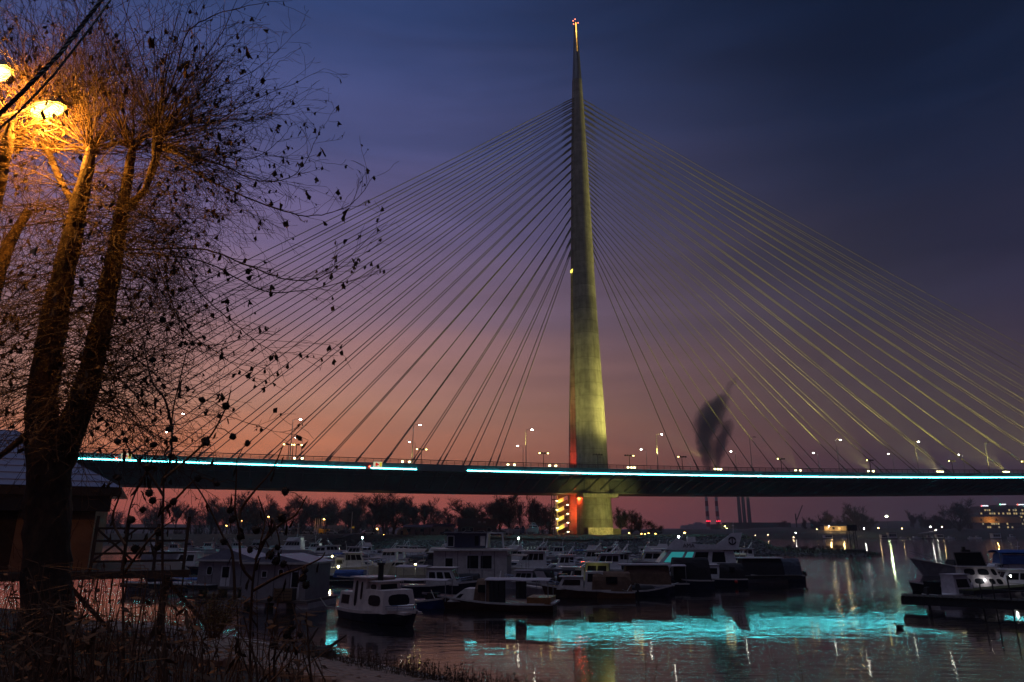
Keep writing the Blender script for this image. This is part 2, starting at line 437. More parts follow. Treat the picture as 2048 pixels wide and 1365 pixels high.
HILLM = mat("far_bank_dark_soil", (0.05, 0.048, 0.045), 0.95, var=.5, scale=.02)
def ridge(name, prof, Y0, Y1, label, z0=-1.0):
    m = MB(); vs = []; fs = []
    for x, y in prof:
        b = px(x, 1066, Y0); t = px(x, y, Y1); md = px(x, y + (1066 - y) * .45, (Y0 * 2 + Y1) / 3)
        vs += [(b.x, Y0, z0), (b.x, Y0 + 2, 1.6), (md.x, md.y, max(2, md.z)), (t.x, Y1, t.z), (t.x * 1.3, Y1 * 1.3, t.z)]
    for i in range(len(prof) - 1):
        for j in range(4): fs.append((i * 5 + j, (i + 1) * 5 + j, (i + 1) * 5 + j + 1, i * 5 + j + 1))
    m.add(vs, fs)
    return tag(m.build(name, HILLM, smooth=True), kind="structure", label=label)
def rprof(pts, n=70, amp=1.2, seed=1):
    out = []; r = random.Random(seed)
    for i in range(n):
        x = pts[0][0] + (pts[-1][0] - pts[0][0]) * i / (n - 1)
        y = np.interp(x, [p[0] for p in pts], [p[1] for p in pts]); out.append((x, y + r.uniform(-amp, amp)))
    return out
ridge("far_bank", rprof([(1180, 1061), (1480, 1058), (1560, 1055), (1700, 1057), (1900, 1058), (2300, 1056)], 80, .8, 1), 655, 760, "low dark far bank of the river lined with boats")
ridge("hills", rprof([(1250, 1061), (1380, 1060), (1450, 1057), (1520, 1049), (1600, 1047), (1660, 1044), (1740, 1043), (1800, 1042), (1900, 1040), (1960, 1043), (2060, 1044), (2400, 1040)], 90, .9, 2), 1000, 1500, "dark wooded hills behind the far bank")
ridge("hills", rprof([(1150, 1060), (1330, 1058), (1400, 1056), (1440, 1058), (1560, 1054), (2400, 1052)], 60, .6, 3), 2600, 3000, "hazy distant hills on the horizon below the chimneys")
ridge("hills", rprof([(-1400, 1040), (0, 1045), (600, 1052), (1300, 1062)], 40, 1.0, 4), 1100, 1400, "hazy wooded rise behind the trees on the left")

# ------------------------------------------------------------------ bridge
PHI = R(16.0); ET = Vector((math.cos(PHI), math.sin(PHI), 0)); EN = Vector((-math.sin(PHI), math.cos(PHI), 0))
P0 = Vector((26.2, 241.0, 0))
def zd(t):
    "height of the light strip along the deck edge"
    a, b = .00498, 5.81e-5
    if t < -145: return zd(-145) + (-.0119) * (t + 145)
    if t > 150:
        u = min(t, 400) - 150; return zd(150) + .0224 * u - .0224 * u * u / 500
    return 22.8 + a * t + b * t * t
def BP(t, n, z): return P0 + ET * t + EN * n + Vector((0, 0, z))
def t_at(x, n=-22.6, y=945):
    a, f, u = proj(x, y); r = a / f; o = P0 + EN * n
    return (r * o.y - o.x) / (ET.x - r * ET.y)

CONC = bpy.data.materials.new("pylon_concrete"); CONC.use_nodes = True
def _conc():
    nt = CONC.node_tree; N = nt.nodes.new; L = nt.links.new; p = nt.nodes["Principled BSDF"]; p.inputs["Roughness"].default_value = .85
    tc = N("ShaderNodeTexCoord"); sep = N("ShaderNodeSeparateXYZ"); L(tc.outputs["Object"], sep.inputs[0])
    mp = N("ShaderNodeMapping"); mp.inputs["Scale"].default_value = (1.6, 1.6, .12); L(tc.outputs["Object"], mp.inputs[0])
    n1 = N("ShaderNodeTexNoise"); n1.inputs["Scale"].default_value = .8; n1.inputs["Detail"].default_value = 6; L(mp.outputs[0], n1.inputs["Vector"])
    n2 = N("ShaderNodeTexNoise"); n2.inputs["Scale"].default_value = .5; n2.inputs["Detail"].default_value = 8; L(tc.outputs["Object"], n2.inputs["Vector"])
    ad = N("ShaderNodeMath"); ad.operation = 'ADD'; L(n1.outputs["Fac"], ad.inputs[0]); L(n2.outputs["Fac"], ad.inputs[1])
    cr = N("ShaderNodeValToRGB"); e = cr.color_ramp.elements; e[0].position = .38; e[1].position = .62
    hf = N("ShaderNodeMath"); hf.operation = 'MULTIPLY'; hf.inputs[1].default_value = .5; L(ad.outputs[0], hf.inputs[0]); L(hf.outputs[0], cr.inputs[0])
    e[0].color = (.15, .15, .14, 1); e[1].color = (.28, .28, .26, 1)
    dv = N("ShaderNodeMath"); dv.operation = 'DIVIDE'; dv.inputs[1].default_value = 4.6; L(sep.outputs["Z"], dv.inputs[0])
    fr = N("ShaderNodeMath"); fr.operation = 'FRACT'; L(dv.outputs[0], fr.inputs[0])
    lt = N("ShaderNodeMath"); lt.operation = 'LESS_THAN'; lt.inputs[1].default_value = .035; L(fr.outputs[0], lt.inputs[0])
    # every pour has its own tone
    fl = N("ShaderNodeMath"); fl.operation = 'FLOOR'; L(dv.outputs[0], fl.inputs[0])
    wn = N("ShaderNodeTexWhiteNoise"); wn.noise_dimensions = '1D'; L(fl.outputs[0], wn.inputs["W"])
    mr = N("ShaderNodeMapRange"); mr.inputs["To Min"].default_value = .82; mr.inputs["To Max"].default_value = 1.1; L(wn.outputs["Value"], mr.inputs["Value"])
    j = N("ShaderNodeMath"); j.operation = 'MULTIPLY_ADD'; j.inputs[1].default_value = -.3; L(lt.outputs[0], j.inputs[0]); L(mr.outputs[0], j.inputs[2])
    sc = N("ShaderNodeVectorMath"); sc.operation = 'SCALE'; L(cr.outputs[0], sc.inputs[0]); L(j.outputs[0], sc.inputs["Scale"])
    L(sc.outputs[0], p.inputs["Base Color"])
    b = N("ShaderNodeBump"); b.inputs["Strength"].default_value = .25; b.inputs["Distance"].default_value = .1; L(n2.outputs["Fac"], b.inputs["Height"]); L(b.outputs[0], p.inputs["Normal"])
_conc()
DECKM = mat("bridge_painted_steel", (0.09, 0.11, 0.12), 0.55, 0.0, var=.25, scale=.3)
FASC = mat("bridge_fascia_steel", (0.12, 0.16, 0.17), 0.5, 0.0, var=.2, scale=.3)
CABLE = mat("cable_sheath", (0.15, 0.145, 0.12), 0.45)
TIPM = mat("pylon_tip_stainless", (0.30, 0.31, 0.33), 0.35, .8, var=.15, scale=.5)
CYAN = emis("light_strip_cyan", (0.11, 0.93, 1.0), 40)

bridge = thing("cable_stayed_bridge", "cable-stayed bridge with tall needle pylon and a cyan light line along its deck", "bridge", P0)
def bl(t, n, z): return ET * t + EN * n + Vector((0, 0, z))      # local to the bridge empty

def make_deck():
    T = np.arange(-260, 401, 6.0)
    # slab with fascia
    prof = [(-22.5, 1.6), (-22.2, 1.6), (-22.2, 1.3), (22.2, 1.3), (22.2, 1.6), (22.5, 1.6), (22.5, -.35), (21.9, -.35), (7.4, -.75), (-7.4, -.75), (-21.9, -.35), (-22.5, -.35)]
    m = MB(); m.loft([[bl(t, n, zd(t) + z) for n, z in prof] for t in T]); orient(m.build("deck_slab", FASC, bridge))
    m = MB(); prof = [(-7.3, -.70), (7.3, -.70), (7.3, -5.0), (6.9, -5.3), (-6.9, -5.3), (-7.3, -5.0)]
    m.loft([[bl(t, n, zd(t) + z) for n, z in prof] for t in T]); orient(m.build("box_girder", DECKM, bridge))
    m = MB(); prof = [(-7.9, -4.75), (-7.25, -4.7), (-7.25, -5.05), (-7.9, -5.1)]
    m.loft([[bl(t, n, zd(t) + z) for n, z in prof] for t in T]); orient(m.build("girder_ledge", DECKM, bridge))
    sm = MB(); sm.beam((0, 0, 0), (0, 1, 0), .42, .5)
    k = -230.0
    while k < 380:
        s = MB(); s.beam(bl(k, -21.2, zd(k) - .5), bl(k, -7.4, zd(k) - 4.55), .34, .5); s.build("strut", DECKM, bridge); k += 4.7
    # longitudinal stiffener under the slab
    m = MB()
    for n in (-12.0, -17.0):
        m.loft([[bl(t, n + a, zd(t) + z) for a, z in ((-.15, -.45), (.15, -.45), (.15, -1.0), (-.15, -1.0))] for t in T])
    orient(m.build("stiffener", DECKM, bridge))
    for n in (-22.3, 22.3):
        m = MB()
        for dz, w in ((2.75, .10), (2.3, .05), (1.95, .05)):
            m.loft([[bl(t, n + a * w, zd(t) + dz + b * w) for a, b in ((-1, -1), (1, -1), (1, 1), (-1, 1))] for t in T])
        k = -258.0
        while k < 398:
            m.box(bl(k, n, zd(k) + 2.15), (.10, .10, 1.2), PHI); k += 2.35
        m.build("railing", DKMET, bridge)
    # the light line, interrupted in two places
    for i, (a, b) in enumerate(((-215, t_at(730)), (t_at(742), t_at(833)), (t_at(935), 395))):
        m = MB(); n = max(2, int((b - a) / 6)); tt = np.linspace(a, b, n)
        m.loft([[bl(t, nn, zd(t) + z) for nn, z in ((-22.62, -.07), (-22.5, -.07), (-22.5, .07), (-22.62, .07))] for t in tt])
        o = orient(m.build("light_strip", CYAN, bridge))
        o["label"] = ["long cyan light line left of the pylon", "short separate piece of cyan light line", "long cyan light line running right past the pylon"][i]
make_deck()

HS = [(0, 6.1), (22, 5.5), (61, 4.85), (94, 4.35), (100, 4.2), (138, 3.2), (167, 2.25), (176, 1.9), (200, .8)]
def A_(h): return float(np.interp(h, [a for a, _ in HS], [b for _, b in HS]))
def g_(h): return float(np.interp(h, [0, 94], [3.6, 1.5]))
def no_(h): return float(np.interp(h, [0, 22, 94], [10.5, 8.6, A_(94)]))
def make_pylon():
    py = bpy.data.objects.new("pylon", None); COL.objects.link(py); py.parent = bridge; py["label"] = "concrete needle pylon lit yellow"
    hs = [-2, 4, 9, 14, 18, 22, 30, 40, 50, 61, 72, 83, 90, 95]
    for s in (-1, 1):
        rings = []
        for h in hs:
            r = []
            for k in range(21):
                a = R(-90 + 9 * k); ca = max(0.0, math.cos(a)); w = min(1, max(0, (h - 40) / 52)); nn = (1 - w) * (g_(h) + (no_(h) - g_(h)) * ca ** .9) + w * max(g_(h) * .6, no_(h) * ca); r.append(bl(A_(h) * math.sin(a), s * nn, 5 + h))
            rings.append(r)
        m = MB(); m.loft(rings, cap=False); o = orient(m.build("pylon_leg", CONC, py, smooth=True))
        if s == 1: o["label"] = "far pylon leg washed with red light"
    m = MB()
    rings = [[bl((A_(h) + .03) * math.cos(2 * math.pi * k / 32), (.03 + (no_(94) if h < 94.5 else A_(h))) * math.sin(2 * math.pi * k / 32), 5 + h) for k in range(32)] for h in (94, 97, 101, 110, 120, 130, 138, 150, 160, 167, 172, 176)]
    m.loft(rings); o = orient(m.build("pylon_shaft", CONC, py, smooth=True))
    # bearing slab and base plinth of the near leg
    m = MB(); m.box(bl(0, -7.6, zd(0) - 5.95), (12.4, 5.6, 1.25), PHI); m.build("bearing_slab", CONC, py)
    m = MB(); m.box(bl(-.6, -10.35, 5.0), (8.6, .5, 3.4), PHI); m.build("base_panel", mat("whitewashed_panel", (.52, .48, .42), .8, var=.6, scale=1.4), py)
    m = MB(); m.box(bl(5.0, -10.2, 4.9), (3.0, .4, 3.0), PHI); m.build("base_panel", mat("dark_base_panel", (.10, .09, .075), .8, var=.5), py)
    # steel tip: two half cones with a lit slot
    m0 = MB(); m0.cyl(bl(0, 0, 180.6), 1.98, .9, 24); m0.build("tip_collar", TIPM, py)
    for s in (-1, 1):
        rings = []
        for h, gap in ((176.2, .06), (184, .10), (192, .16), (198, .22), (203.5, .28)):
            a = A_(h) if h < 200 else .72
            rings.append([bl(s * (gap + (a - gap) * math.cos(R(-90 + 15 * k))), a * math.sin(R(-90 + 15 * k)), 5 + h) for k in range(13)])
        m = MB(); m.loft(rings); orient(m.build("tip_half", TIPM, py, smooth=False))
    GOLD = emis("tip_gold_light", (1.0, .48, .08), 3.5)
    m = MB(); m.box(bl(0, -.45, 5 + 199.5), (.34, .3, 7.4), PHI); m.box(bl(0, -.45, 5 + 192.5), (.16, .2, 6), PHI); m.build("slot_light", GOLD, py)
    bm_ = emis("beacon_warm", (1.0, .22, .12), 4)
    for t, n, h in ((-1.05, -.3, 204.0), (-.3, -.6, 204.7), (1.15, -.2, 203.6), (-.95, -.4, 202.4)):
        m = MB(); m.ball(bl(t, n, 5 + h), .24, 8, 6); m.build("beacon", bm_, py)
    m = MB(); m.box(bl(0, 0, 5 + 203.8), (2.2, .25, .2), PHI); m.build("beacon_bracket", DKMET, py)
    # lamp at the head of the gap between the legs
    m = MB(); m.box(bl(-4.2, 0, 5 + 93.4), (.5, 2.0, .9), PHI); m.build("gap_lamp", emis("gap_lamp_yellow", (1, .8, .1), 2.2), py)
    # red lamps between the legs
    c = px(1157, 997, P0.y - 6); m = MB(); m.ball(c - P0, .38, 8, 6); m.ball(c - P0 + Vector((0, 0, 1.0)), .25, 8, 6); m.build("red_lamp", REDL, py)
make_pylon()

def make_cables():
    lev = [103.5]
    for i in range(19): lev.append(lev[-1] + 4.4 - 2.15 * i / 18)
    for side, t0, dt in ((-1, 35, 9.0), (1, 40, 16.0)):
        for i in range(20):
            h = lev[i] + 5; t = side * (t0 + dt * i)
            for n in (-1, 1):
                a = bl(side * A_(h - 5) * .85, n * 1.0, h); b = bl(t, n * 6.0, zd(t) + 1.3)
                d = (b - a).normalized(); L = (b - a).length; m = MB()
                sag = L * L * 2.0e-5
                pts = [a + (b - a) * u - Vector((0, 0, 4 * sag * u * (1 - u))) for u in (0, .2, .4, .6, .8, 1)]
                m.tube(pts, .14, 6)
                m.tube([a, a + d * 5.5], .24, 6); m.tube([b - d * 6, b], .24, 6)
                m.build("stay_cable", CABLE, bridge, smooth=True)
make_cables()

# ------------------------------------------------------------------ things standing on the deck
def deck_lamp(lit, arm):
    o = thing("street_lamp", "", "street lamp")
    m = MB(); m.tube([(0, 0, 0), (0, 0, 6), (0, 0, 11.6)], [.16, .12, .08], 8); m.build("pole", STEEL, o)
    m = MB(); m.tube([(0, 0, 11.5), (arm * .5, 0, 11.85), (arm * 1.7, 0, 12.0)], .06, 6); m.build("arm", STEEL, o)
    m = MB(); m.hexa([(arm * 1.4, -.2, 11.9), (arm * 2.5, -.2, 11.9), (arm * 2.5, .2, 11.9), (arm * 1.4, .2, 11.9)],
                     [(arm * 1.5, -.12, 12.12), (arm * 2.35, -.12, 12.12), (arm * 2.35, .12, 12.12), (arm * 1.5, .12, 12.12)]); orient(m.build("lamp_head", DKMET, o))
    if lit:
        m = MB(); m.ball((arm * 2.0, 0, 11.84), .24, 8, 6, (1.4, .8, .5)); m.build("lens", emis("deck_lamp_lens", (1.0, .98, .82), 75), o)
    return o
near = [(350, 1), (590, 1), (834, 1), (1061, 1), (1323, 1), (1510, 0), (1683, 1), (1840, 1), (1980, 0)]
far = [(333, 1), (594, 1), (821, 1), (1037, 1), (1283, 1), (1461, 1), (1625, 1), (1774, 1), (1914, 1), (2046, 1)]
for row, n, arm, nm in ((near, -20.5, 1, "near"), (far, 20.5, -1, "far")):
    k = 0
    for i, (x, lit) in enumerate(row):
        o = deck_lamp(lit, arm); t = t_at(x - arm * 9, n, 900); o.location = BP(t, n, zd(t) + 1.3); o.rotation_euler = (0, 0, PHI)
        where = ("left of the pylon" if x < 1150 else "right of the pylon")
        idx = len([q for q, _ in row if (q < 1150) == (x < 1150) and abs(q - 1150) <= abs(x - 1150)]) - 1
        o["label"] = f"{'lit' if lit else 'unlit'} tall street lamp on the {nm} deck edge, {ORD[idx]} {where}"; o["group"] = "street lamps on the bridge deck"
def flood_mast():
    o = thing("floodlight_mast", "", "floodlight mast")
    m = MB(); m.tube([(0, 0, 0), (0, 0, 5.4)], [.13, .10], 8); m.build("pole", DKMET, o)
    m = MB(); m.box((0, 0, 5.4), (3.0, .12, .14)); m.build("crossbar", DKMET, o)
    for x in (-1.4, -.5, .5, 1.4):
        m = MB(); m.hexa([(x - .3, -.2, 5.15), (x + .3, -.2, 5.15), (x + .3, .2, 5.15), (x - .3, .2, 5.15)], [(x - .2, -.2, 5.65), (x + .2, -.2, 5.65), (x + .2, .2, 5.65), (x - .2, .2, 5.65)]); orient(m.build("floodlight", DKMET, o))
    return o
fm = [577, 585, 592, 843, 1087, 1195, 1258, 1363, 1560, 1737, 1900, 2044]
for i, x in enumerate(fm):
    o = flood_mast(); t = t_at(x, -15, 905); o.location = BP(t, -15, zd(t) + 1.3); o.rotation_euler = (0, 0, PHI)
    for xx in ((-1.4, 1.4) if x in (1087, 577, 592, 843) else (-1.4,) if x > 1300 else (1.4,) if x == 1258 else ()):
        m = MB(); m.box((xx, -.24, 5.3), (.4, .06, .25)); m.build("lens", emis("flood_lens", (1, .82, .25), 14), o)
    lab = {577: "left of three close together", 585: "middle of three close together", 592: "right of three close together", 1195: "in front of the pylon"}.get(x)
    if not lab:
        grp = [q for q in fm if (q < 1150) == (x < 1150) and q not in (577, 585, 592, 1195)]
        idx = len([q for q in grp if abs(q - 1150) < abs(x - 1150)])
        lab = f"{ORD[idx]} {'left' if x < 1150 else 'right'} of the pylon"
    o["label"] = f"short T-shaped floodlight mast on the bridge deck, {lab}"; o["group"] = "floodlight masts on the bridge deck"
ul = [595, 811, 1022, 1105, 1262, 1435, 1595, 1740, 1878, 2010, 2130, 2240, 2340]
for i, x in enumerate(ul):
    t = t_at(x, -21.0, 940); o = thing("deck_uplight", "", "floodlight", BP(t, -21.0, zd(t) + 1.3), PHI)
    m = MB(); m.box((0, 0, .25), (3.2, .5, .5)); m.build("housing", DKMET, o)
    for j, xx in enumerate((-1.1, 0, 1.1) if x in (1262, 1435, 1878, 2010) else (-1.0, 1.0)):
        m = MB(); m.box((xx, -.3, .85), (.55, .3, .38)); m.build("lens", emis("uplight_lens", (1.0, .86, .40), 16), o)
        m = MB(); m.box((xx, 0, .6), (.6, .28, .6)); m.build("lamp_body", DKMET, o)
    grp = [q for q in ul if (q < 1150) == (x < 1150)]; idx = len([q for q in grp if abs(q - 1150) < abs(x - 1150)])
    o["label"] = f"bright yellow cable uplight at the deck railing, {ORD[idx]} {'left' if x < 1150 else 'right'} of the pylon"; o["group"] = "cable uplights along the deck railing"
    spot(o.location + Vector((0, 0, 1.4)), BP(t * .72, -3, zd(t) + (30 if x < 1150 else 42)), 4000 if x < 1150 else 12000 if x < 1300 else 30000 if x < 1500 else 100000 if x < 1700 else 240000, (1, .85, .22), 64, .9, .3, None, "uplight_beam")
# navigation boards hung on the fascia
for x, lab in ((755, "red white and yellow lit navigation board hung on the fascia above the short light line"), (249, "red and white lit navigation board on the fascia seen through the branches")):
    t = t_at(x, -22.7, 938); o = thing("navigation_board", lab, "sign", BP(t, -22.85, zd(t) + .15), PHI, "navigation boards on the bridge fascia"); o.scale = (.68, .68, .68)
    m = MB(); m.box((0, .05, 1.3), (3.6, .1, 2.2)); m.build("panel", mat("sign_panel_white", (.7, .7, .65), .5, emit=(1, .95, .6), es=.5), o)
    m = MB(); m.add([(-.9, -.03, .45), (.75, -.03, 1.3), (-.9, -.03, 2.15)], [(0, 1, 2)]); m.build("red_triangle", mat("sign_red", (.6, .02, .02), .5, emit=(1, .02, .01), es=.55), o)
    m = MB(); m.box((1.25, -.03, 1.3), (.9, .02, 1.7)); m.build("yellow_field", mat("sign_yellow", (.7, .6, .05), .5, emit=(1, .8, .05), es=.6), o)
    m = MB(); m.ball((-3.3, -.1, .35), .26, 8, 6); m.build("red_lamp", REDL, o)

# floodlights of the pylon (their fixtures are the masts and the ground lamps)
YEL = (1.0, .85, .18)
for t, tz in ((-34, 54), (32, 52)):
    spot(BP(t, -21.0, 29), BP(-1, -6, tz), 45000 if t < 0 else 190000, YEL, 50, 1.0, .5, None, "pylon_floodlight")
    spot(BP(t * .5, -21.5, 30), BP(-1, -7, 60), 2500 if t < 0 else 7000, YEL, 150, 1.0, .5, None, "pylon_floodlight")  # added dim wide fill, softens the dark foot of the pylon
for t in (-3, 10):
    spot(BP(t, -34, 6.5), BP(1 + t * .1, -8, 14), 10000, YEL, 60, .7, .4, None, "base_floodlight")
c = px(1157, 997, P0.y - 6)
point(c + Vector((0, -.6, 0)), 4500, (1, .06, .01), .4, None, "red_lamp_light")
point(BP(-2.0, 0, 12), 3000, (1, .06, .01), .4, None, "red_lamp_light")
spot(BP(-4.6, -1.2, 25.2), BP(-4.4, 2.2, 60), 6000, (1, .06, .02), 120, 1.0, .4, None, "red_slot_light")
spot(BP(-4.6, -.5, 30), BP(-4.2, .9, 95), 30000, (1, .06, .02), 30, 1.0, .4, None, "red_slot_light")
point(BP(0, -1.1, 5 + 199), 120, (1, .55, .15), .2, None, "tip_light")

# stair tower beside the pylon
def stair_tower():
    b = px(1124, 1069, P0.y - 2); o = thing("stair_tower", "zigzag stair tower with lit yellow walls left of the red pylon leg", "stairs", (b.x, b.y, 4.3), PHI)
    YW = mat("stair_wall_yellow", (.60, .56, .25), .7, var=.15); DK = mat("stair_concrete_dark", (.06, .06, .06), .8)
    m = MB(); m.box((0, 1.25, 7.2), (2.6, .25, 14.4)); m.build("core_wall", YW, o)
    H = 2.9
    for k in range(5):
        z = k * H
        for y, s in ((-.7, 1),):
            f = MB(); f.beam((-1.6 * s, y, z + (0 if s > 0 else H / 2)), (1.6 * s, y, z + (H / 2 if s > 0 else H)), 1.1, .28); f.build("stair_flight", DK, o)
        f = MB(); f.beam((-1.7, -1.28, z + .85), (1.7, -1.28, z + H / 2 + .85), .12, 1.15); f.build("balustrade", DK, o)
        for x, zz in ((-2.3, z), (2.15, z + H / 2)):
            f = MB(); f.box((x, 0, zz - .05), (1.4, 2.6, .25)); f.build("landing", DK, o)
        f = MB()
        for x in (-2.9, -1.8): f.box((x, -1.28, z + .55), (.07, .07, 1.1))
        f.box((-2.35, -1.28, z + 1.1), (1.2, .07, .07)); f.box((-2.35, -1.28, z + .6), (1.2, .05, .05)); f.build("landing_rail", STEEL, o)
        for x, zz in ((-2.0, z + 2.35), (1.75, z + 1.1)):
            if k == 4 and x > 0: continue
            f = MB(); f.box((x, -1.2, zz), (.7, .2, .2)); f.build("stair_lamp", emis("stair_lamp_light", (1, .95, .55), 8), o)
        point((b.x, b.y + .25, 4.3 + z + 2.2), 130, (1, .88, .25), .2, None, "stair_light")
    f = MB()
    for x in (-3.05, 2.9): f.box((x, 1.1, 7.2), (.25, .25, 14.4))
    f.box((-3.05, -1.2, 7.2), (.2, .2, 14.4)); f.build("column", DK, o)
stair_tower()
# ------------------------------------------------------------------ boats
def hull_mesh(L, B, H, bow=0.35, dep=.35, rise=.35, transom=.85):
    "x forward, waterline at z = 0"
    m = MB(); rings = []
    for u in (0, .12, .3, .5, .68, .82, .93, 1.0):
        x = -L / 2 + L * u
        w = B / 2 * (transom + (1 - transom) * min(1, u / .3)) if u < .45 else B / 2 * max(.03, (1 - ((u - .45) / .55) ** 2.2))
        zs = H + rise * max(0, (u - .35) / .65) ** 1.6
        x2 = x + (bow * L * .25 * max(0, (u - .7) / .3) ** 1.5)
        wb = w * (.82 if u < .7 else .82 * (1 - (u - .7) / .35))
        rings.append([(x, -wb * .55, -dep), (x, -max(.02, wb), 0.02), (x2, -w, zs), (x2, w, zs), (x, max(.02, wb), 0.02), (x, wb * .55, -dep)])
    m.loft(rings); return m
def sheer_strip(L, B, H, bow=.35, rise=.35, transom=.85, t=.05, h=.09):
    m = MB(); ringsP = []
    for s in (-1, 1):
        rings = []
        for u in (0, .12, .3, .5, .68, .82, .93, 1.0):
            x = -L / 2 + L * u
            w = B / 2 * (transom + (1 - transom) * min(1, u / .3)) if u < .45 else B / 2 * max(.03, (1 - ((u - .45) / .55) ** 2.2))
            zs = H + rise * max(0, (u - .35) / .65) ** 1.6; x2 = x + (bow * L * .25 * max(0, (u - .7) / .3) ** 1.5)
            y = s * w
            rings.append([(x2, y, zs - h), (x2, y + s * t, zs - h), (x2, y + s * t, zs + .03), (x2, y, zs + .03)])
        m.loft(rings)
    return m

class Cab:
    "tapered cabin block: x0<x1 aft to fore; returns helper for windows on its faces"
    def __init__(s, x0, x1, w0, z0, z1, ra=.1, rf=.4, tum=.12):
        s.b = [Vector((x0, -w0 / 2, z0)), Vector((x1, -w0 / 2, z0)), Vector((x1, w0 / 2, z0)), Vector((x0, w0 / 2, z0))]
        w1 = w0 - 2 * tum
        s.t = [Vector((x0 + ra, -w1 / 2, z1)), Vector((x1 - rf, -w1 / 2, z1)), Vector((x1 - rf, w1 / 2, z1)), Vector((x0 + ra, w1 / 2, z1))]
        s.z1 = z1
    def build(s, name, m, parent):
        q = MB(); q.hexa(s.b, s.t); return orient(q.build(name, m, parent))
    def face(s, k):
        i, j = {'R': (0, 1), 'F': (1, 2), 'L': (2, 3), 'A': (3, 0)}[k]
        return s.b[i], s.b[j], s.t[j], s.t[i]
    def pane(s, k, u0, u1, v0, v1, off=.012, rnd=False):
        a, b, c, d = s.face(k)
        def P(u, v): return (a.lerp(b, u)).lerp(d.lerp(c, u), v)
        n = (b - a).cross(d - a).normalized()
        cen = sum((q for q in s.b + s.t), Vector()) / 8
        if n.dot(P(.5, .5) - cen) < 0: n = -n
        if rnd:
            pts = []
            for k2 in range(12):
                an = 2 * math.pi * k2 / 12
                cx = abs(math.cos(an)) ** .6 * (1 if math.cos(an) > 0 else -1); sy = abs(math.sin(an)) ** .6 * (1 if math.sin(an) > 0 else -1)
                pts.append(P((u0 + u1) / 2 + (u1 - u0) / 2 * cx, (v0 + v1) / 2 + (v1 - v0) / 2 * sy))
        else: pts = [P(u0, v0), P(u1, v0), P(u1, v1), P(u0, v1)]
        return pts, n, off
    def window(s, parent, k, u0, u1, v0, v1, m=None, frame=None, rnd=False, name="window"):
        pts, n, off = s.pane(k, u0, u1, v0, v1, rnd=rnd)
        q = MB(); q.loft([[p - n * .02 for p in pts], [p + n * off for p in pts]]); o = orient(q.build(name, m or GLASS, parent))
        if frame:
            c = sum(pts, Vector()) / len(pts); q = MB(); th = .045
            N = len(pts)
            for i in range(N): q.beam(pts[i] + n * .012, pts[(i + 1) % N] + n * .012, .055, .05)
            q.build("window_frame", frame, o)
        return o
    def row(s, parent, k, n, v0=.35, v1=.85, u0=.08, u1=.92, gap=.12, **kw):
        w = (u1 - u0) / n
        for i in range(n): s.window(parent, k, u0 + w * (i + gap / 2), u0 + w * (i + 1 - gap / 2), v0, v1, **kw)

def rail(parent, pts, h=.45, r=.022, m=None, name="guard_rail"):
    q = MB(); top = [Vector(p) + Vector((0, 0, h)) for p in pts]
    q.tube(top, r, 5); q.tube([p - Vector((0, 0, h * .45)) for p in top], r * .7, 5)
    for a, b in zip(pts, top): q.tube([a, b], r, 5)
    return q.build(name, m or CHROME, parent)
def canopy(parent, x0, x1, w, z, m, poles=True, base=.5, arch=.12, name="canopy"):
    q = MB(); rings = []
    for u in np.linspace(0, 1, 6):
        x = x0 + (x1 - x0) * u; sag = .05 * math.sin(u * math.pi * 4)
        ring = [(x, w / 2 * c, z + arch * (1 - c * c) + sag * .4 + .02) for c in (-1, -.6, 0, .6, 1)] + [(x, w / 2 * c, z + arch * (1 - c * c) + sag * .4 - .03) for c in (1, .6, 0, -.6, -1)]
        rings.append(ring)
    q.loft(rings); orient(q.build(name, m, parent))
    if poles:
        for x in (x0 + .08, x1 - .08):
            for s in (-1, 1):
                p = MB(); p.tube([(x, s * (w / 2 - .05), base), (x, s * (w / 2 - .05), z)], .03, 5); p.build("canopy_pole", STEEL, parent)
def tent(parent, x0, x1, w, z0, z1, m, name="tarpaulin", rake=.2, window=None):
    q = MB(); rings = []; r = random.Random(int(x0 * 100 + w * 77))
    for u in np.linspace(0, 1, 7):
        x = x0 + (x1 - x0) * u; e = rake * (1 if u in (0, 1) else 0)
        ring = []
        for a in np.linspace(0, 180, 11):
            c, s_ = math.cos(R(a)), math.sin(R(a))
            yy = w / 2 * (abs(c) ** .55) * (1 if c > 0 else -1); zz = z0 + (z1 - z0) * (s_ ** .5 if s_ > 0 else 0)
            k = r.uniform(-.035, .035)
            ring.append((x + (rake * (zz - z0) / (z1 - z0)) * (1 if u == 0 else -1 if u == 1 else 0), yy + k, zz + k))
        rings.append(ring)
    q.loft(rings); o = orient(q.build(name, m, parent, smooth=False))
    if window:
        for s in (-1, 1):
            p = MB(); p.box(((x0 + x1) / 2, s * (w / 2 + .02), z0 + (z1 - z0) * .6), (window, .04, (z1 - z0) * .32)); p.build("tarpaulin_window", GLASS, o)
    return o
def mast(parent, x, z, h, y=0, lean=.0, bar=True):
    q = MB(); q.tube([(x, y, z), (x - lean, y, z + h)], [.04, .02], 5)
    if bar: q.box((x - lean * .6, y, z + h * .65), (.05, .7, .05)); q.ball((x - lean, y, z + h), .06, 6, 5)
    q.build("mast", WHITE, parent)
def outboard(parent, x, z=.3):
    o = MB(); o.hexa([(x - .5, -.18, z + .35), (x - .05, -.18, z + .35), (x - .05, .18, z + .35), (x - .5, .18, z + .35)], [(x - .42, -.14, z + .8), (x - .1, -.14, z + .85), (x - .1, .14, z + .85), (x - .42, .14, z + .8)])
    o.box((x - .27, 0, z), (.16, .12, .75)); o.box((x - .27, 0, z - .4), (.3, .05, .3)); orient(o.build("outboard_motor", RUBBER, parent))
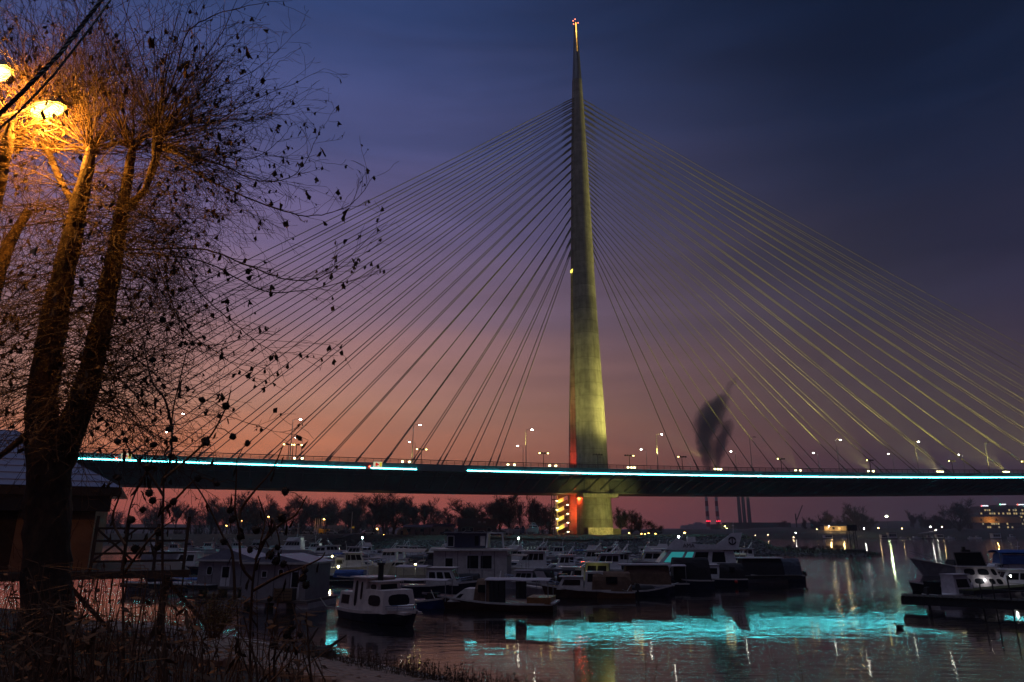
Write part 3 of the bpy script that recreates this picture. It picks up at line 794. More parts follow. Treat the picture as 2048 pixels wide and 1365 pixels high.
def fender(parent, x, y, z=.35, m=None):
    q = MB(); q.tube([(x, y, z + .28), (x, y, z + .2), (x, y, z - .2), (x, y, z - .28)], [.03, .1, .1, .03], 7); q.build("fender", m or WHITE, parent)

BOATS = []
def boat(name, label, x, y, L, B, head, H=.75, hull=WHITE, cat="boat", **kw):
    p = wl(x, y); o = thing(name, label, cat, (p.x, p.y, 0), R(head), "boats moored in the marina")
    hk = {k: kw[k] for k in ("bow", "rise", "transom") if k in kw}
    orient(hull_mesh(L, B, H, **hk).build("hull", hull, o, smooth=False))
    orient(sheer_strip(L, B, H, **hk).build("rubbing_strake", kw.get("strake", OFFWH), o))
    BOATS.append(o); return o

def cruiser(label, x, y, L, head, H=.9, hull=WHITE, fly=False, arch=True, can=None, top=WHITE, nwin=3, ports=True, tall=1.0, name="motor_cruiser", rl=True, mst=True):
    B = L * .33; o = boat(name, label, x, y, L, B, head, H, hull, rise=.5, bow=.5)
    c = Cab(-L * .12, L * .36, B * .74, H + .1, H + .75 * tall, .05, L * .14, .12); c.build("cabin_trunk", WHITE, o)
    for k in "RL":
        for i in range(2): c.window(o, k, .15 + .36 * i, .15 + .36 * i + .26, .35, .75, rnd=True, name="porthole")
    w = Cab(-L * .28, L * .14, B * .78, H + .05, H + 1.65 * tall, .1, L * .11, .16); w.build("wheelhouse", top, o)
    for k in "RL": w.row(o, k, nwin, .5, .88)
    w.row(o, 'F', 2, .35, .88, .06, .94)
    q = MB(); q.box((-L * .10, 0, H + 1.69 * tall), (L * .40, B * .80, .07)); q.build("cabin_roof", WHITE, o)
    if fly:
        f = Cab(-L * .26, L * .05, B * .62, H + 1.7 * tall, H + 2.3 * tall, .05, .35, .05); f.build("flybridge", WHITE, o); f.row(o, 'F', 1, .3, .95)
    if arch:
        q = MB(); z = H + 1.65 * tall
        for s in (-1, 1): q.beam((-L * .12, s * B * .36, z), (-L * .24, s * B * .30, z + .95), .22, .08)
        q.box((-L * .245, 0, z + .95), (.26, B * .66, .08)); q.build("radar_arch", WHITE, o)
    if can: canopy(o, -L * .48, -L * .2, B * .8, H + 1.55 * tall, can, True, H)
    if mst: mast(o, -L * .22, H + 1.7 * tall, 1.3, 0, .25)
    if rl: rail(o, [(L * .05, -B * .44, H + .1), (L * .25, -B * .36, H + .2), (L * .40, -B * .18, H + .38), (L * .50, 0, H + .48), (L * .40, B * .18, H + .38), (L * .25, B * .36, H + .2), (L * .05, B * .44, H + .1)], .5)
    if ports:
        for s in (-1, 1): fender(o, -L * .2, s * B * .52, .4); fender(o, L * .1, s * B * .5, .45, NAVY)
    return o
def cabinboat(label, x, y, L, head, H=.6, hull=WHITE, top=WHITE, nwin=2, can=None, tarp=None, ob=True, hk=1.0, name="cabin_boat", winm=None, fr=None):
    B = L * .36; o = boat(name, label, x, y, L, B, head, H, hull)
    c = Cab(-L * .08, L * .34, B * .76, H, H + 1.0 * hk, .02, L * .1, .1); c.build("cabin", top, o)
    for k in "RL": c.row(o, k, nwin, .35, .8, m=winm, frame=fr)
    c.row(o, 'F', 2, .3, .85, m=winm)
    q = MB(); q.box((L * .11, 0, H + 1.03 * hk), (L * .38, B * .74, .06)); q.build("cabin_roof", top, o)
    if can: canopy(o, -L * .46, -L * .06, B * .8, H + 1.15 * hk, can, True, H)
    if tarp: tent(o, -L * .47, -L * .06, B * .84, H - .02, H + 1.15 * hk, tarp, window=.5)
    if ob: outboard(o, -L / 2, .25)
    rail(o, [(L * .22, -B * .36, H + .08), (L * .40, -B * .18, H + .22), (L * .50, 0, H + .34), (L * .40, B * .18, H + .22), (L * .22, B * .36, H + .08)], .38)
    return o
def covered(label, x, y, L, head, H, m, h=1.2, hull=NAVY, name="covered_boat", win=None, ob=False):
    B = L * .36; o = boat(name, label, x, y, L, B, head, H, hull)
    tent(o, -L * .45, L * .28, B * .92, H - .05, H + h, m, rake=.15, window=win)
    if ob: outboard(o, -L / 2, .25)
    return o

# --- the white boat in front
def front_boat():
    p = wl(752, 1246); o = thing("cabin_boat", "weathered white wooden cabin boat with black funnel, nearest boat at centre left", "boat", (p.x, p.y + .9, 0), R(-47), "boats moored in the marina")
    L, B, H = 6.6, 2.5, .62
    orient(hull_mesh(L, B, H, .3, .3, .22, .8).build("hull", NAVY, o)); orient(sheer_strip(L, B, H, .3, .22, .8, .06, .14).build("rubbing_strake", PINKW, o))
    a = Cab(-3.0, -1.45, 2.1, H - .02, H + .95, .05, 0, .1); a.build("aft_cabin", PINKW, o); a.row(o, 'R', 1, .3, .82, .12, .8)
    b = Cab(-1.5, 0.05, 2.16, H - .02, H + 1.78, .06, .02, .12); b.build("wheelhouse", PINKW, o)
    b.window(o, 'R', .18, .40, .12, .93, rnd=True); b.window(o, 'R', .60, .76, .34, .90, rnd=True); b.row(o, 'F', 2, .62, .9)
    q = MB(); q.box((-.7, 0, H + 1.83), (1.95, 2.2, .07)); q.build("wheelhouse_roof", PINKW, o)
    u = Cab(.05, 1.0, 1.7, H + 1.0, H + 1.6, 0, .15, .08); u.build("raised_roof", PINKW, o); u.window(o, 'R', .2, .9, .35, .8, rnd=True); u.row(o, 'F', 1, .35, .8, .1, .9)
    q = MB(); q.box((.5, 0, H + 1.64), (1.25, 1.8, .06)); q.build("raised_roof_cover", PINKW, o)
    c = Cab(0.0, 2.15, 2.3, H - .02, H + 1.2, 0, .28, .14); c.build("fore_cabin", PINKW, o)
    c.window(o, 'R', .22, .86, .3, .78, rnd=True); c.window(o, 'F', .16, .84, .3, .82, rnd=True); c.window(o, 'L', .22, .86, .3, .78, rnd=True)
    q = MB(); q.cyl((.35, -.25, H + 1.6), .17, .95, 10); q.cyl((.35, -.25, H + 2.55), .24, .12, 10); q.build("funnel", RUBBER, o)
    q = MB(); q.tube([(-.6, -.6, H + 1.85), (-.55, -.6, H + 3.3)], [.03, .02], 5); q.build("mast", WHITE, o)
    q = MB(); q.box((2.95, 0, H + .05), (1.0, 1.2, .12)); q.build("foredeck", PINKW, o)
    rail(o, [(2.0, -1.0, H + .08), (2.8, -.65, H + .14), (3.45, 0, H + .2), (2.8, .65, H + .14), (2.0, 1.0, H + .08)], .3)
    q = MB(); q.box((2.9, -.62, H - .12), (.5, .06, .08)); q.build("hawse_slot", RUBBER, o)
front_boat()

# --- houseboats
def houseboat(label, x, y, Lx, Wy, Hh, head, wall, roofm, gable=0.0, wins=(), door=None, floats=True, rz=.05, name="houseboat", over=.25):
    p = wl(x, y); o = thing(name, label, "houseboat", (p.x, p.y, 0), R(head), "houseboats in the marina")
    q = MB(); q.box((0, 0, .45), (Lx + .9, Wy + .9, .18)); q.build("platform", mat("pontoon_deck_planks", (.16, .13, .12), .8, var=.4), o)
    if floats:
        for xx in np.linspace(-Lx / 2, Lx / 2, 4):
            q = MB(); q.box((xx, 0, .14), (.95, Wy + .7, .46)); q.build("float", OFFWH, o)
    c = Cab(-Lx / 2, Lx / 2, Wy, .54, .54 + Hh, 0, 0, 0); c.build("wall", wall, o)
    # upright panel joints
    n = max(3, int(Lx / 1.1))
    for i in range(1, n):
        q = MB(); q.box((-Lx / 2 + Lx * i / n, -Wy / 2 - .012, .54 + Hh / 2), (.05, .03, Hh - .1)); q.build("panel_batten", mat("batten_dark", (.12, .11, .12), .6), o)
    for (k, u0, u1, v0, v1, rnd) in wins: c.window(o, k, u0, u1, v0, v1, frame=WHITE, rnd=rnd)
    if door:
        k, u0, u1 = door
        d = c.window(o, k, u0, u1, .02, .82, m=WHITE, name="door")
        pts, nn, off = c.pane(k, u0 + (u1 - u0) * .14, u1 - (u1 - u0) * .14, .36, .78); q = MB(); q.loft([[a for a in pts], [a + nn * .03 for a in pts]]); orient(q.build("door_glass", GLASS, d))
    q = MB(); q.box((0, 0, .54 + Hh + .06), (Lx + over * 2, Wy + over * 2, .14)); q.build("roof_edge", OFFWH, o)
    if gable:
        q = MB(); z = .54 + Hh + .13; e = Lx / 2 + over * .8; f = Wy / 2 + over * .8
        q.add([(-e, -f, z), (e, -f, z), (e, f, z), (-e, f, z), (0, -f, z + gable), (0, f, z + gable)], [(0, 1, 4), (2, 3, 5), (0, 4, 5, 3), (1, 2, 5, 4), (0, 3, 2, 1)]); orient(q.build("roof", roofm, o))
    else:
        q = MB(); q.box((0, 0, .54 + Hh + .16), (Lx + over * 1.4, Wy + over * 1.4, .06)); q.build("roof", roofm, o)
    return o, c
ROOFB = mat("blue_grey_sheet_roof", (.24, .26, .33), .45, .2, var=.2, scale=3)
hb, _ = houseboat("grey panelled houseboat with white door and shallow gable roof, left of the white cabin boat", 570, 1211, 4.9, 3.6, 2.35, -12, GREYW, ROOFB, .55,
               [('R', .30, .38, .62, .80, False), ('R', .56, .64, .66, .86, True)], ('R', .76, .90))
pc = hb.matrix_basis @ Vector((1.15, -2.1, .54))
cr = thing("wooden_crate", "slatted wooden crate on the platform below the houseboat door", "crate", pc, R(-12))
for i in range(4):
    q = MB(); q.box((0, -.36, .1 + i * .2), (1.35, .04, .16)); q.build("slat", WOOD, cr)
q = MB(); q.box((0, 0, .4), (1.3, .66, .76)); q.build("box", DKWOOD, cr)
for xx in (-.64, 0, .64):
    q = MB(); q.box((xx, -.40, .4), (.10, .05, .84)); q.build("post", WOOD, cr)
q = MB(); q.beam((-.6, -.41, .05), (0, -.41, .75), .08, .04); q.build("brace", WOOD, cr)
houseboat("blue-roofed houseboat with white door behind the dry plant stems", 470, 1184, 5.4, 3.4, 2.1, -8, GREYW, ROOFB, .9, [('R', .15, .25, .45, .8, True), ('R', .85, .93, .5, .85, True)], ('R', .40, .56))
hb2, c2 = houseboat("pale two-storey houseboat with flat roof and wide dark window", 946, 1166, 7.6, 4.4, 2.7, -6, OFFWH, OFFWH, 0,
               [('R', .16, .27, .42, .74, False), ('R', .46, .62, .35, .84, False), ('R', .64, .80, .35, .84, False)])
u2 = Cab(-2.6, 1.6, 2.8, 3.5, 5.0, 0, 0, 0); u2.build("upper_cabin", NAVY, hb2); u2.window(hb2, 'R', .02, .18, .1, .8, frame=WHITE); u2.window(hb2, 'R', .7, .8, .15, .8); u2.window(hb2, 'R', .84, .96, .15, .8, m=OFFWH)
q = MB(); q.box((-.5, 0, 5.08), (4.8, 3.2, .1)); q.build("upper_roof", ROOFB, hb2)
q = MB()
for s in (-1, 1): q.beam((2.5 + s * .9, -1.6, 3.5), (2.5 + s * .75, -1.6, 5.0), .16, .12)
q.box((2.5, -1.6, 5.0), (1.6, .12, .1)); q.build("roof_frame", WHITE, hb2)
canopy(hb2, 2.4, 5.8, 3.6, 2.75, TANCAN, True, .55)

# --- front row
def tarp_boat():
    o = boat("covered_boat", "long low boat with grey bow, brown tarpaulin cabin and open canopy stern", 985, 1219, 8.6, 2.5, 168, .5, BROWNH, rise=.5)
    c = Cab(1.0, 3.0, 1.7, .5, 1.35, 0, 1.2, .15); c.build("bow_cabin", OFFWH, o); c.window(o, 'R', .15, .35, .3, .6); c.window(o, 'L', .15, .35, .3, .6)
    tent(o, -.1, 1.1, 2.1, .48, 2.0, BRCAN, window=.5)
    canopy(o, -4.1, .3, 2.3, 1.95, LAVP, True, .5, .1)
    q = MB()
    for k in range(9):
        u = -.1 - k * .12; q.box((u, 1.08 + .05 * math.sin(k * 2.1), 1.2), (.13, .05, 1.45))
    for k in range(7):
        u = -1.9 - k * .1; q.box((u, 1.08 + .05 * math.sin(k * 1.9), 1.35), (.11, .05, 1.1))
    q.build("side_curtain", DKCAN, o)
    b = Cab(-4.2, -2.6, 2.3, .48, .9, .0, 0, 0); b.build("stern_seat", ORANGEH, o)
    q = MB(); q.box((-4.3, 0, .55), (.35, 2.3, .1)); q.build("bathing_step", WHITE, o)
    mast(o, -.5, 2.05, .5, 0, .1, False)
tarp_boat()
o = boat("canopy_boat", "open boat with pale grey side panel under a dark canopy", 1102, 1191, 4.6, 1.9, 172, .5, OFFWH)
canopy(o, -2.0, 1.2, 1.8, 2.0, DKCAN, True, .5); q = MB(); q.add([(.5, .93, .5), (1.3, .9, 1.95), (.55, .93, 1.95), (.1, .95, 1.2)], [(0, 1, 2), (0, 2, 3)]); q.add([(.5, .96, .5), (1.3, .93, 1.95), (.55, .96, 1.95), (.1, .98, 1.2)], [(0, 1, 2), (0, 2, 3)]); q.build("side_panel", LAVP, o)
c = Cab(-1.4, -.4, 1.6, .5, 1.7, 0, .2, .1); c.build("windscreen", NAVY, o); c.row(o, 'L', 1, .4, .9)
o = cabinboat("small white cabin boat in front of the lit yellow wheelhouse", 1158, 1195, 5.2, 172, .62, hull=BROWNH, top=OFFWH, nwin=1, ob=False, hk=.95)
c = Cab(-2.0, -.5, 1.6, .62, 2.0, 0, .1, .08); c.build("wheelhouse", OFFWH, o); c.row(o, 'L', 1, .45, .9); 
o = covered("brown canvas tent boat with varnished hull beside the small white cabin boat", 1214, 1196, 4.4, 176, .5, BRCAN, 1.5, ORANGEH, win=.9, ob=True)
o = cabinboat("white cabin boat with its wheelhouse lit yellow in the middle of the marina", 1160, 1178, 6.4, 168, .8, nwin=2, ob=False, hk=1.1)
c = Cab(-2.8, -.4, 1.8, .8, 2.3, 0, .3, .08); c.build("wheelhouse", mat("wheelhouse_lamplit_tint", (.62, .62, .35), .5, var=.2), o); c.row(o, 'L', 2, .3, .86); c.row(o, 'R', 2, .3, .86)  # yellow lamplight on the white wheelhouse is put into its paint colour
q = MB(); q.box((-1.6, 0, 2.36), (3.0, 2.0, .08)); q.build("wheelhouse_roof", WHITE, o)
point(o.matrix_basis @ Vector((-1.6, 2.0, 2.1)), 3.5, (1, .95, .35), .1, None, "wheelhouse_lamp_light")
o = covered("boxy brown covered boat with pale gunwale, right of the brown tent boat", 1284, 1186, 5.4, 178, .7, BRCAN, 1.6, NAVY, win=None)
q = MB(); q.box((-.3, 0, 2.35), (4.4, 2.05, .10)); q.build("cover_roof", LAVP, o)
o = boat("open_boat", "small open boat with dark cover and outstretched pole, below the boxy brown covered boat", 1290, 1192, 4.0, 1.5, 8, .45, NAVY); tent(o, -1.6, .8, 1.3, .42, .8, DKCAN); outboard(o, -2, .2); q = MB(); q.tube([(1.6, 0, .6), (2.9, -.2, 1.0)], .03, 5); q.build("bow_pole", STEEL, o)
o = boat("canopy_boat", "boat with ragged pale awning right of the boxy brown covered boat", 1328, 1180, 4.4, 1.8, 176, .6, NAVY); canopy(o, -2.0, 1.6, 1.8, 2.1, LAVP, True, .6, .1); tent(o, -1.0, 1.2, 1.5, .58, 1.2, DKCAN)
o = covered("tall black covered boat with flat roof left of the white windscreen boat", 1374, 1178, 4.8, 178, .8, DKCAN, 2.0, NAVY)
o = cabinboat("white windscreen boat with black rear canopy below the yacht's fin", 1428, 1172, 6.2, 176, .7, hull=NAVY, nwin=2, tarp=DKCAN, hk=1.25, ob=False)
q = MB(); q.ball((-1.9, 1.2, .45), .17, 8, 6); q.build("red_fender", mat("red_buoy_plastic", (.5, .03, .02), .5), o)
o = covered("dark curtain-sided boat with low pale hull near the right end of the row", 1513, 1166, 6.0, 178, .75, DKCAN, 1.7, GREYW)
q = MB(); q.box((-.4, 0, 2.5), (4.6, 2.1, .10)); q.build("cover_roof", WHITE, o)
o = covered("blue-grey covered boat with outboard motors at the right end of the row", 1562, 1164, 4.6, 180, .7, mat("blue_grey_canvas", (.09, .11, .15), .8, var=.3), 1.7, NAVY, ob=True)

# --- second row and behind
cruiser("white cruiser with blue stern canvas behind the black funnel", 716, 1152, 6.6, 12, 1.0, can=BLUE, arch=False)
o = boat("canopy_boat", "boat under a wide beige canopy behind the white cabin boat's bow", 806, 1150, 7.0, 2.6, 172, .9, WHITE, rise=.5); canopy(o, -3.0, 2.4, 2.7, 2.75, TANCAN, True, .9, .35); c = Cab(-.5, 2.6, 1.9, .9, 1.6, 0, .8, .1); c.build("cabin_trunk", WHITE, o); c.row(o, 'L', 2, .3, .8); rail(o, [(2.0, .9, 1.0), (3.3, .3, 1.3), (3.5, -.3, 1.3)], .5)
cruiser("white cruiser with dark hardtop between the beige canopy and the two-storey houseboat", 862, 1150, 6.4, 174, 1.0, fly=True, top=NAVY)
o = cabinboat("long dark cabin boat with white framed corner windows left of the two-storey houseboat", 868, 1190, 6.6, -8, .8, hull=NAVY, top=OFFWH, nwin=3, ob=False, hk=1.35, fr=WHITE); canopy(o, -3.1, -.5, 2.3, 2.25, LAVP, True, .8)
o = boat("canopy_boat", "low blue hulled boat with bare canopy frame behind the white cabin boat", 846, 1216, 4.6, 1.8, -10, .5, mat("blue_hull_paint", (.02, .07, .28), .4)); canopy(o, -2.0, 1.9, 1.9, 1.85, LAVP, True, .5, .05); c = Cab(.4, 1.2, 1.0, .5, 1.0, 0, .1, 0); c.build("seat_box", DKWOOD, o)
cruiser("large white cruiser with leaning radar arch right of the two-storey houseboat", 1052, 1160, 8.2, 176, 1.2, fly=False, nwin=4, tall=1.1)
cruiser("small white cruiser behind the dark canopy boat", 1124, 1158, 5.6, 178, .9)
cruiser("white hardtop cruiser behind the lit yellow wheelhouse", 1205, 1160, 7.4, 176, 1.1, nwin=3)
cruiser("white cruiser with raised flybridge frame near the stone bank", 1178, 1141, 7.0, 174, 1.0, fly=True)
cruiser("white cruiser with folded frame behind the boxy brown covered boat", 1232, 1150, 6.6, 176, 1.0, can=DKCAN)
cruiser("white boat with railed roof deck left of the yacht with the fin", 1294, 1150, 7.0, 175, 1.1, fly=True, arch=False, nwin=2)

# --- the yacht with the fin
def yacht():
    o = boat("motor_yacht", "white motor yacht with lettered fin and teal lit windows, right of centre", 1392, 1158, 11.6, 3.6, 178, 1.5, WHITE, rise=.5, bow=.5)
    c = Cab(-4.4, 4.6, 2.9, 1.5, 3.2, .3, 1.6, .15); c.build("saloon", WHITE, o)
    TEAL = mat("lit_teal_window", (.02, .06, .07), .1, emit=(.05, .55, .60), es=.32)
    for (u0, u1, m_) in ((.06, .26, TEAL), (.30, .40, TEAL), (.43, .62, GLASS), (.68, .86, GLASS)): c.window(o, 'L', u0, u1, .2, .85, m=m_)
    for (u0, u1) in ((.12, .3), (.34, .52), (.58, .8)): c.window(o, 'R', u0, u1, .2, .85)
    q = MB(); q.box((0, 0, 3.25), (9.6, 3.1, .12)); q.build("roof", WHITE, o)
    # fin running along the roof edge towards the viewer
    pr = [(3.4, 3.3), (2.2, 4.5), (1.2, 4.1), (-.3, 3.75), (-2.2, 3.75), (-4.0, 5.0), (-5.2, 5.05), (-4.6, 3.3)]
    q = MB(); q.loft([[(-(a) * -1, 1.45, z) for a, z in pr], [(-(a) * -1, 1.55, z) for a, z in pr]]); fin = orient(q.build("roof_fin", WHITE, o))
    INK = mat("lettering_dark", (.02, .02, .03), .5)
    text_mesh("lettering", "AMA", .62, INK, fin, Matrix.Translation((.9, 1.57, 3.62)) @ Matrix.Rotation(math.pi, 4, 'Z') @ Matrix.Rotation(math.pi / 2, 4, 'X'))
    q = MB(); n = 20
    for k in range(n):
        a, b = 2 * math.pi * k / n, 2 * math.pi * (k + 1) / n
        q.beam((-4.0 + .38 * math.cos(a), 1.57, 4.15 + .38 * math.sin(a)), (-4.0 + .38 * math.cos(b), 1.57, 4.15 + .38 * math.sin(b)), .03, .16)
    q.box((-4.0, 1.57, 4.15), (.10, .03, .55)); q.build("ring_emblem", INK, fin)
    mast(o, -4.6, 5.0, 1.3, 0, .1); rail(o, [(-1.5, -1.2, 3.3), (.5, -1.2, 3.3), (2.5, -1.2, 3.3)], .8)
    q = MB(); q.tube([(1.6, 1.2, 4.4), (1.3, 1.2, 5.0)], .05, 5); q.box((.4, .6, 4.3), (.9, .6, .6)); q.build("helm_seat", WHITE, o)
    canopy(o, -5.6, -3.0, 2.8, 3.1, BRCAN, True, 1.5)
yacht()

# --- left edge group
cabinboat("white wheelhouse boat with two tall side windows left of the blue-roofed houseboat", 388, 1146, 7.2, 172, .9, hull=NAVY, nwin=2, ob=False, hk=1.7)
for i, (x, y, L, lab) in enumerate([(345, 1165, 6.0, "low dark tarpaulined boat below the white wheelhouse boat"), (395, 1172, 5.5, "low blue tarpaulined boat nearest the leafy shrub"), (330, 1182, 6.5, "empty grey rowing boat low in the water beside the leafy shrub")]):
    o = boat("rowing_boat", lab, x, y, L, 1.9, 170 + i * 6, .5, [NAVY, BLUE, GREYW][i]); tent(o, -L * .42, L * .2, 1.6, .46, .75, [DKCAN, BLUE, GREYW][i])
r = random.Random(11)
left = [(318, 1118, 6.5, "with upright mast beside the terrace rails"), (352, 1112, 6, "second from the terrace rails"), (380, 1104, 6.5, "with humped roof above the wheelhouse boat"), (412, 1106, 6.4, "behind the wheelhouse boat's stern"), (446, 1104, 7, "behind the lamp on the thin pole"),
        (478, 1105, 6.5, "half hidden by the seed heads"), (508, 1104, 7, "just left of the tall-masted boat")]
for i, (x, y, L, w) in enumerate(left): cruiser(f"small white cruiser in the far left cluster, {w}", x, y, L, r.choice([165, 175, 190, 10]), .9, fly=i % 2 == 0, arch=i % 3 != 0, nwin=2 + i % 2)
o = cruiser("big white boat with tall mast and long roof behind the gable-roofed houseboat", 578, 1112, 11, 176, 1.3, fly=True, nwin=5, tall=1.2); mast(o, -1.5, 3.6, 3.6, 0, .2)
o = cruiser("white boat with small mast left of the slipway foot", 625, 1110, 7, 172, 1.0, nwin=3); mast(o, -.5, 2.6, 2.4)
cabinboat("white boat with upright pale panel near the slipway foot", 648, 1115, 6.0, 178, .9, hk=1.4, ob=False)
cruiser("white open cruiser with glass screen right of the slipway foot", 672, 1120, 7.4, 6, 1.0, nwin=3)
cruiser("white cruiser with drooping rail below the marina lamp", 702, 1124, 7.0, 174, .9, can=WHITE)
cabinboat("half seen boat under a white canopy left of the white cruiser with blue stern canvas", 676, 1146, 5.6, 8, .8, can=WHITE, ob=False)
covered("small boat under a blue tarpaulin right of the grey houseboat", 694, 1166, 4.6, 172, .6, BLUE, .7, NAVY)
cruiser("white cruiser half hidden behind the beige canopy boat", 770, 1135, 6.6, 176, .9, nwin=3)
cruiser("white cruiser right of the dark hardtop cruiser", 892, 1136, 6.8, 174, .9, nwin=3, can=DKCAN)
cruiser("white cruiser below the second marina lamp", 1020, 1138, 7.2, 176, 1.0, fly=True, nwin=3)

# --- right edge group
def right_group():
    o = cabinboat("small grey-white cabin boat with outboard motor at the end of the right jetty", 1908, 1203, 4.6, 20, .55, top=LAVP, nwin=1, hk=1.35)
    q = MB(); q.box((-2.0, 0, 1.0), (.06, 1.4, .9)); q.build("rear_screen", GLASS, o)
    o = boat("cabin_boat", "two-deck white boat with rounded windows and two bright lamps on the right jetty", 1968, 1188, 8.0, 2.7, -14, .9, LAVP); o.scale = (.66, .66, .66)
    c = Cab(-3.0, 2.6, 2.2, .9, 2.1, .1, .5, .08); c.build("lower_cabin", LAVP, o)
    for k in "RL":
        for u in (.06, .34, .66, .82): c.window(o, k, u, u + (.2 if u < .6 else .12), .3, .85, rnd=True)
    d = Cab(-2.6, 1.9, 2.0, 2.1, 3.3, .1, .5, .08); d.build("upper_cabin", LAVP, o)
    for k in "RL":
        for u in (.08, .46, .84): d.window(o, k, u, u + (.30 if u < .8 else .12), .2, .85, rnd=True)
    q = MB(); q.box((-.4, 0, 3.35), (4.8, 2.2, .08)); q.build("roof", LAVP, o)
    # large screen frame on the roof
    e = mat("screen_frame_grey", (.10, .10, .11), .5); q = MB()
    for a, b in (((-2.9, -1.0, 3.5), (-3.1, -1.0, 5.1)), ((-3.1, -1.0, 5.1), (.1, -1.0, 5.2)), ((.1, -1.0, 5.2), (.5, -1.0, 3.5)), ((.5, -1.0, 3.5), (-2.9, -1.0, 3.5))): q.beam(a, b, .10, .12)
    sc = q.build("screen_frame", e, o); q = MB(); q.add([(-2.9, -.98, 3.5), (.5, -.98, 3.5), (.1, -.98, 5.2), (-3.1, -.98, 5.1)], [(0, 1, 2, 3)]); q.build("screen_panel", GLASS, sc)
    q = MB(); q.box((-1.6, -.9, 5.35), (1.0, .4, .25)); q.box((-1.8, -.9, 5.65), (.35, .3, .4)); q.build("roof_lamp_box", RUBBER, o)
    for xx, zz in ((-.1, 1.75), (2.9, 2.3)):
        m = MB(); m.ball((xx, -1.35, zz), .10, 8, 6); m.build("deck_lamp", emis("boat_lamp", (1, 1, .95), 45), o)
        point(o.matrix_basis @ Vector((xx, -1.6, zz)), 1.6, (1, .97, .85), .1, None, "boat_lamp_light")
    o = boat("motor_boat", "boat with long upswept bow and rail pointing left on the right side", 1908, 1152, 7.0, 2.4, 178, 1.0, GREYW, rise=1.1, bow=.9); rail(o, [(1.6, .8, 1.3), (2.8, .6, 1.6), (3.9, .35, 1.95), (4.9, 0, 2.3), (3.9, -.35, 1.95), (2.8, -.6, 1.6)], .6); tent(o, -3.5, .4, 2.0, .95, 1.9, DKCAN)
    o = cruiser("blue-canopied cruiser beyond the two-deck white boat at the right edge", 2018, 1160, 6.4, 176, 1.0, arch=False); canopy(o, -3.0, 1.2, 2.1, 2.9, BLUE, True, 1.0, .3); tent(o, -2.8, .9, 2.0, 1.7, 2.9, BLUE)
    cabinboat("white boat beside the jetty posts at the right edge", 2050, 1186, 6.5, 174, .7, hk=1.2, ob=False)
    o = boat("rowing_boat", "dark motor dinghy with cluttered bow left of the small grey-white cabin boat", 1872, 1183, 3.8, 1.5, 175, .5, RUBBER); outboard(o, -1.8, .3); tent(o, -1.4, .2, 1.2, .46, .9, DKCAN)
right_group()

# --- small boats squeezed into the rows
fill = [(742, 1140, "between the blue stern canvas and the beige canopy"), (788, 1128, "behind the beige canopy, near the bank"), (836, 1136, "behind the low lamp below the beige canopy"), (915, 1130, "half hidden behind the two-storey houseboat's left corner"), (980, 1132, "showing over the two-storey houseboat's awning"),
        (1004, 1150, "at the right end of the two-storey houseboat's awning"), (1078, 1140, "right of the large cruiser with the leaning arch"), (1096, 1148, "behind the pale grey side panel"), (1148, 1132, "nearest the stone bank, below the pylon"), (1252, 1138, "left of the boat with railed roof deck, near the bank"), (1270, 1160, "just behind the boxy brown covered boat"),
        (1322, 1144, "at the yacht's bow"), (1345, 1162, "between the ragged awning and the yacht"), (1470, 1148, "behind the dark curtain-sided boat"), (930, 1186, "in front of the two-storey houseboat"), (1060, 1178, "behind the brown tarpaulin cabin")]
rr = random.Random(44)
for i, (x, y, w) in enumerate(fill):
    L = rr.uniform(4.6, 6.0); k = i % 4; h = rr.choice((168, 174, 180, 186, 4, 356))
    if k == 0: cabinboat("little white cabin boat " + w, x, y, L, h, .6, nwin=2, ob=i % 2 == 0, can=rr.choice((None, BLUE, DKCAN)))
    elif k == 1: cruiser("little white cruiser " + w, x, y, L + .6, h, .8, nwin=2, arch=i % 3 == 0, can=rr.choice((None, TANCAN)))
    elif k == 2: covered("little boat under a dark cover " + w, x, y, L, h, .6, DKCAN, 1.0, WHITE)
    else: cabinboat("little grey-roofed boat " + w, x, y, L, h, .6, top=LAVP, nwin=3, ob=False, tarp=rr.choice((DKCAN, BRCAN)))
far_row = [(740, 1117), (768, 1118), (800, 1117), (832, 1119), (866, 1120), (902, 1119), (1014, 1121), (1046, 1120), (1080, 1122), (1112, 1121), (1146, 1122), (1184, 1122), (1216, 1123), (1250, 1122), (1284, 1123), (1318, 1124), (1344, 1126), (1462, 1126), (1490, 1128)]
for i, (x, y) in enumerate(far_row):
    w = f"tiny white boat in the row nearest the stone bank, {ORD[i]} from the left"
    if i % 3 == 1: cabinboat(w, x, y, rr.uniform(4.6, 5.8), rr.choice((170, 178, 186)), .7, nwin=2, ob=False, can=rr.choice((None, WHITE, BLUE)))
    else: cruiser(w, x, y, rr.uniform(5.2, 6.8), rr.choice((168, 176, 184, 6)), .8, nwin=2 + i % 2, arch=i % 2 == 0, fly=i % 5 == 0)
# mooring lines from the front boats
for (a, b_, lab) in (((668, 1215), (640, 1195), "slack mooring line between the grey houseboat and the white cabin boat"), ((878, 1200), (862, 1180), "mooring line at the bow of the long low boat"), ((1245, 1180), (1262, 1170), "mooring line left of the boxy brown covered boat")):
    A, B_ = px(a[0], a[1], 45), px(b_[0], b_[1], 50); o = thing("mooring_line", lab, "rope", A); q = MB(); q.tube([(0, 0, 0), (B_ - A) * .5 - Vector((0, 0, .25)), B_ - A], .022, 5); q.build("rope", mat("rope_pale", (.35, .32, .28), .9), o)

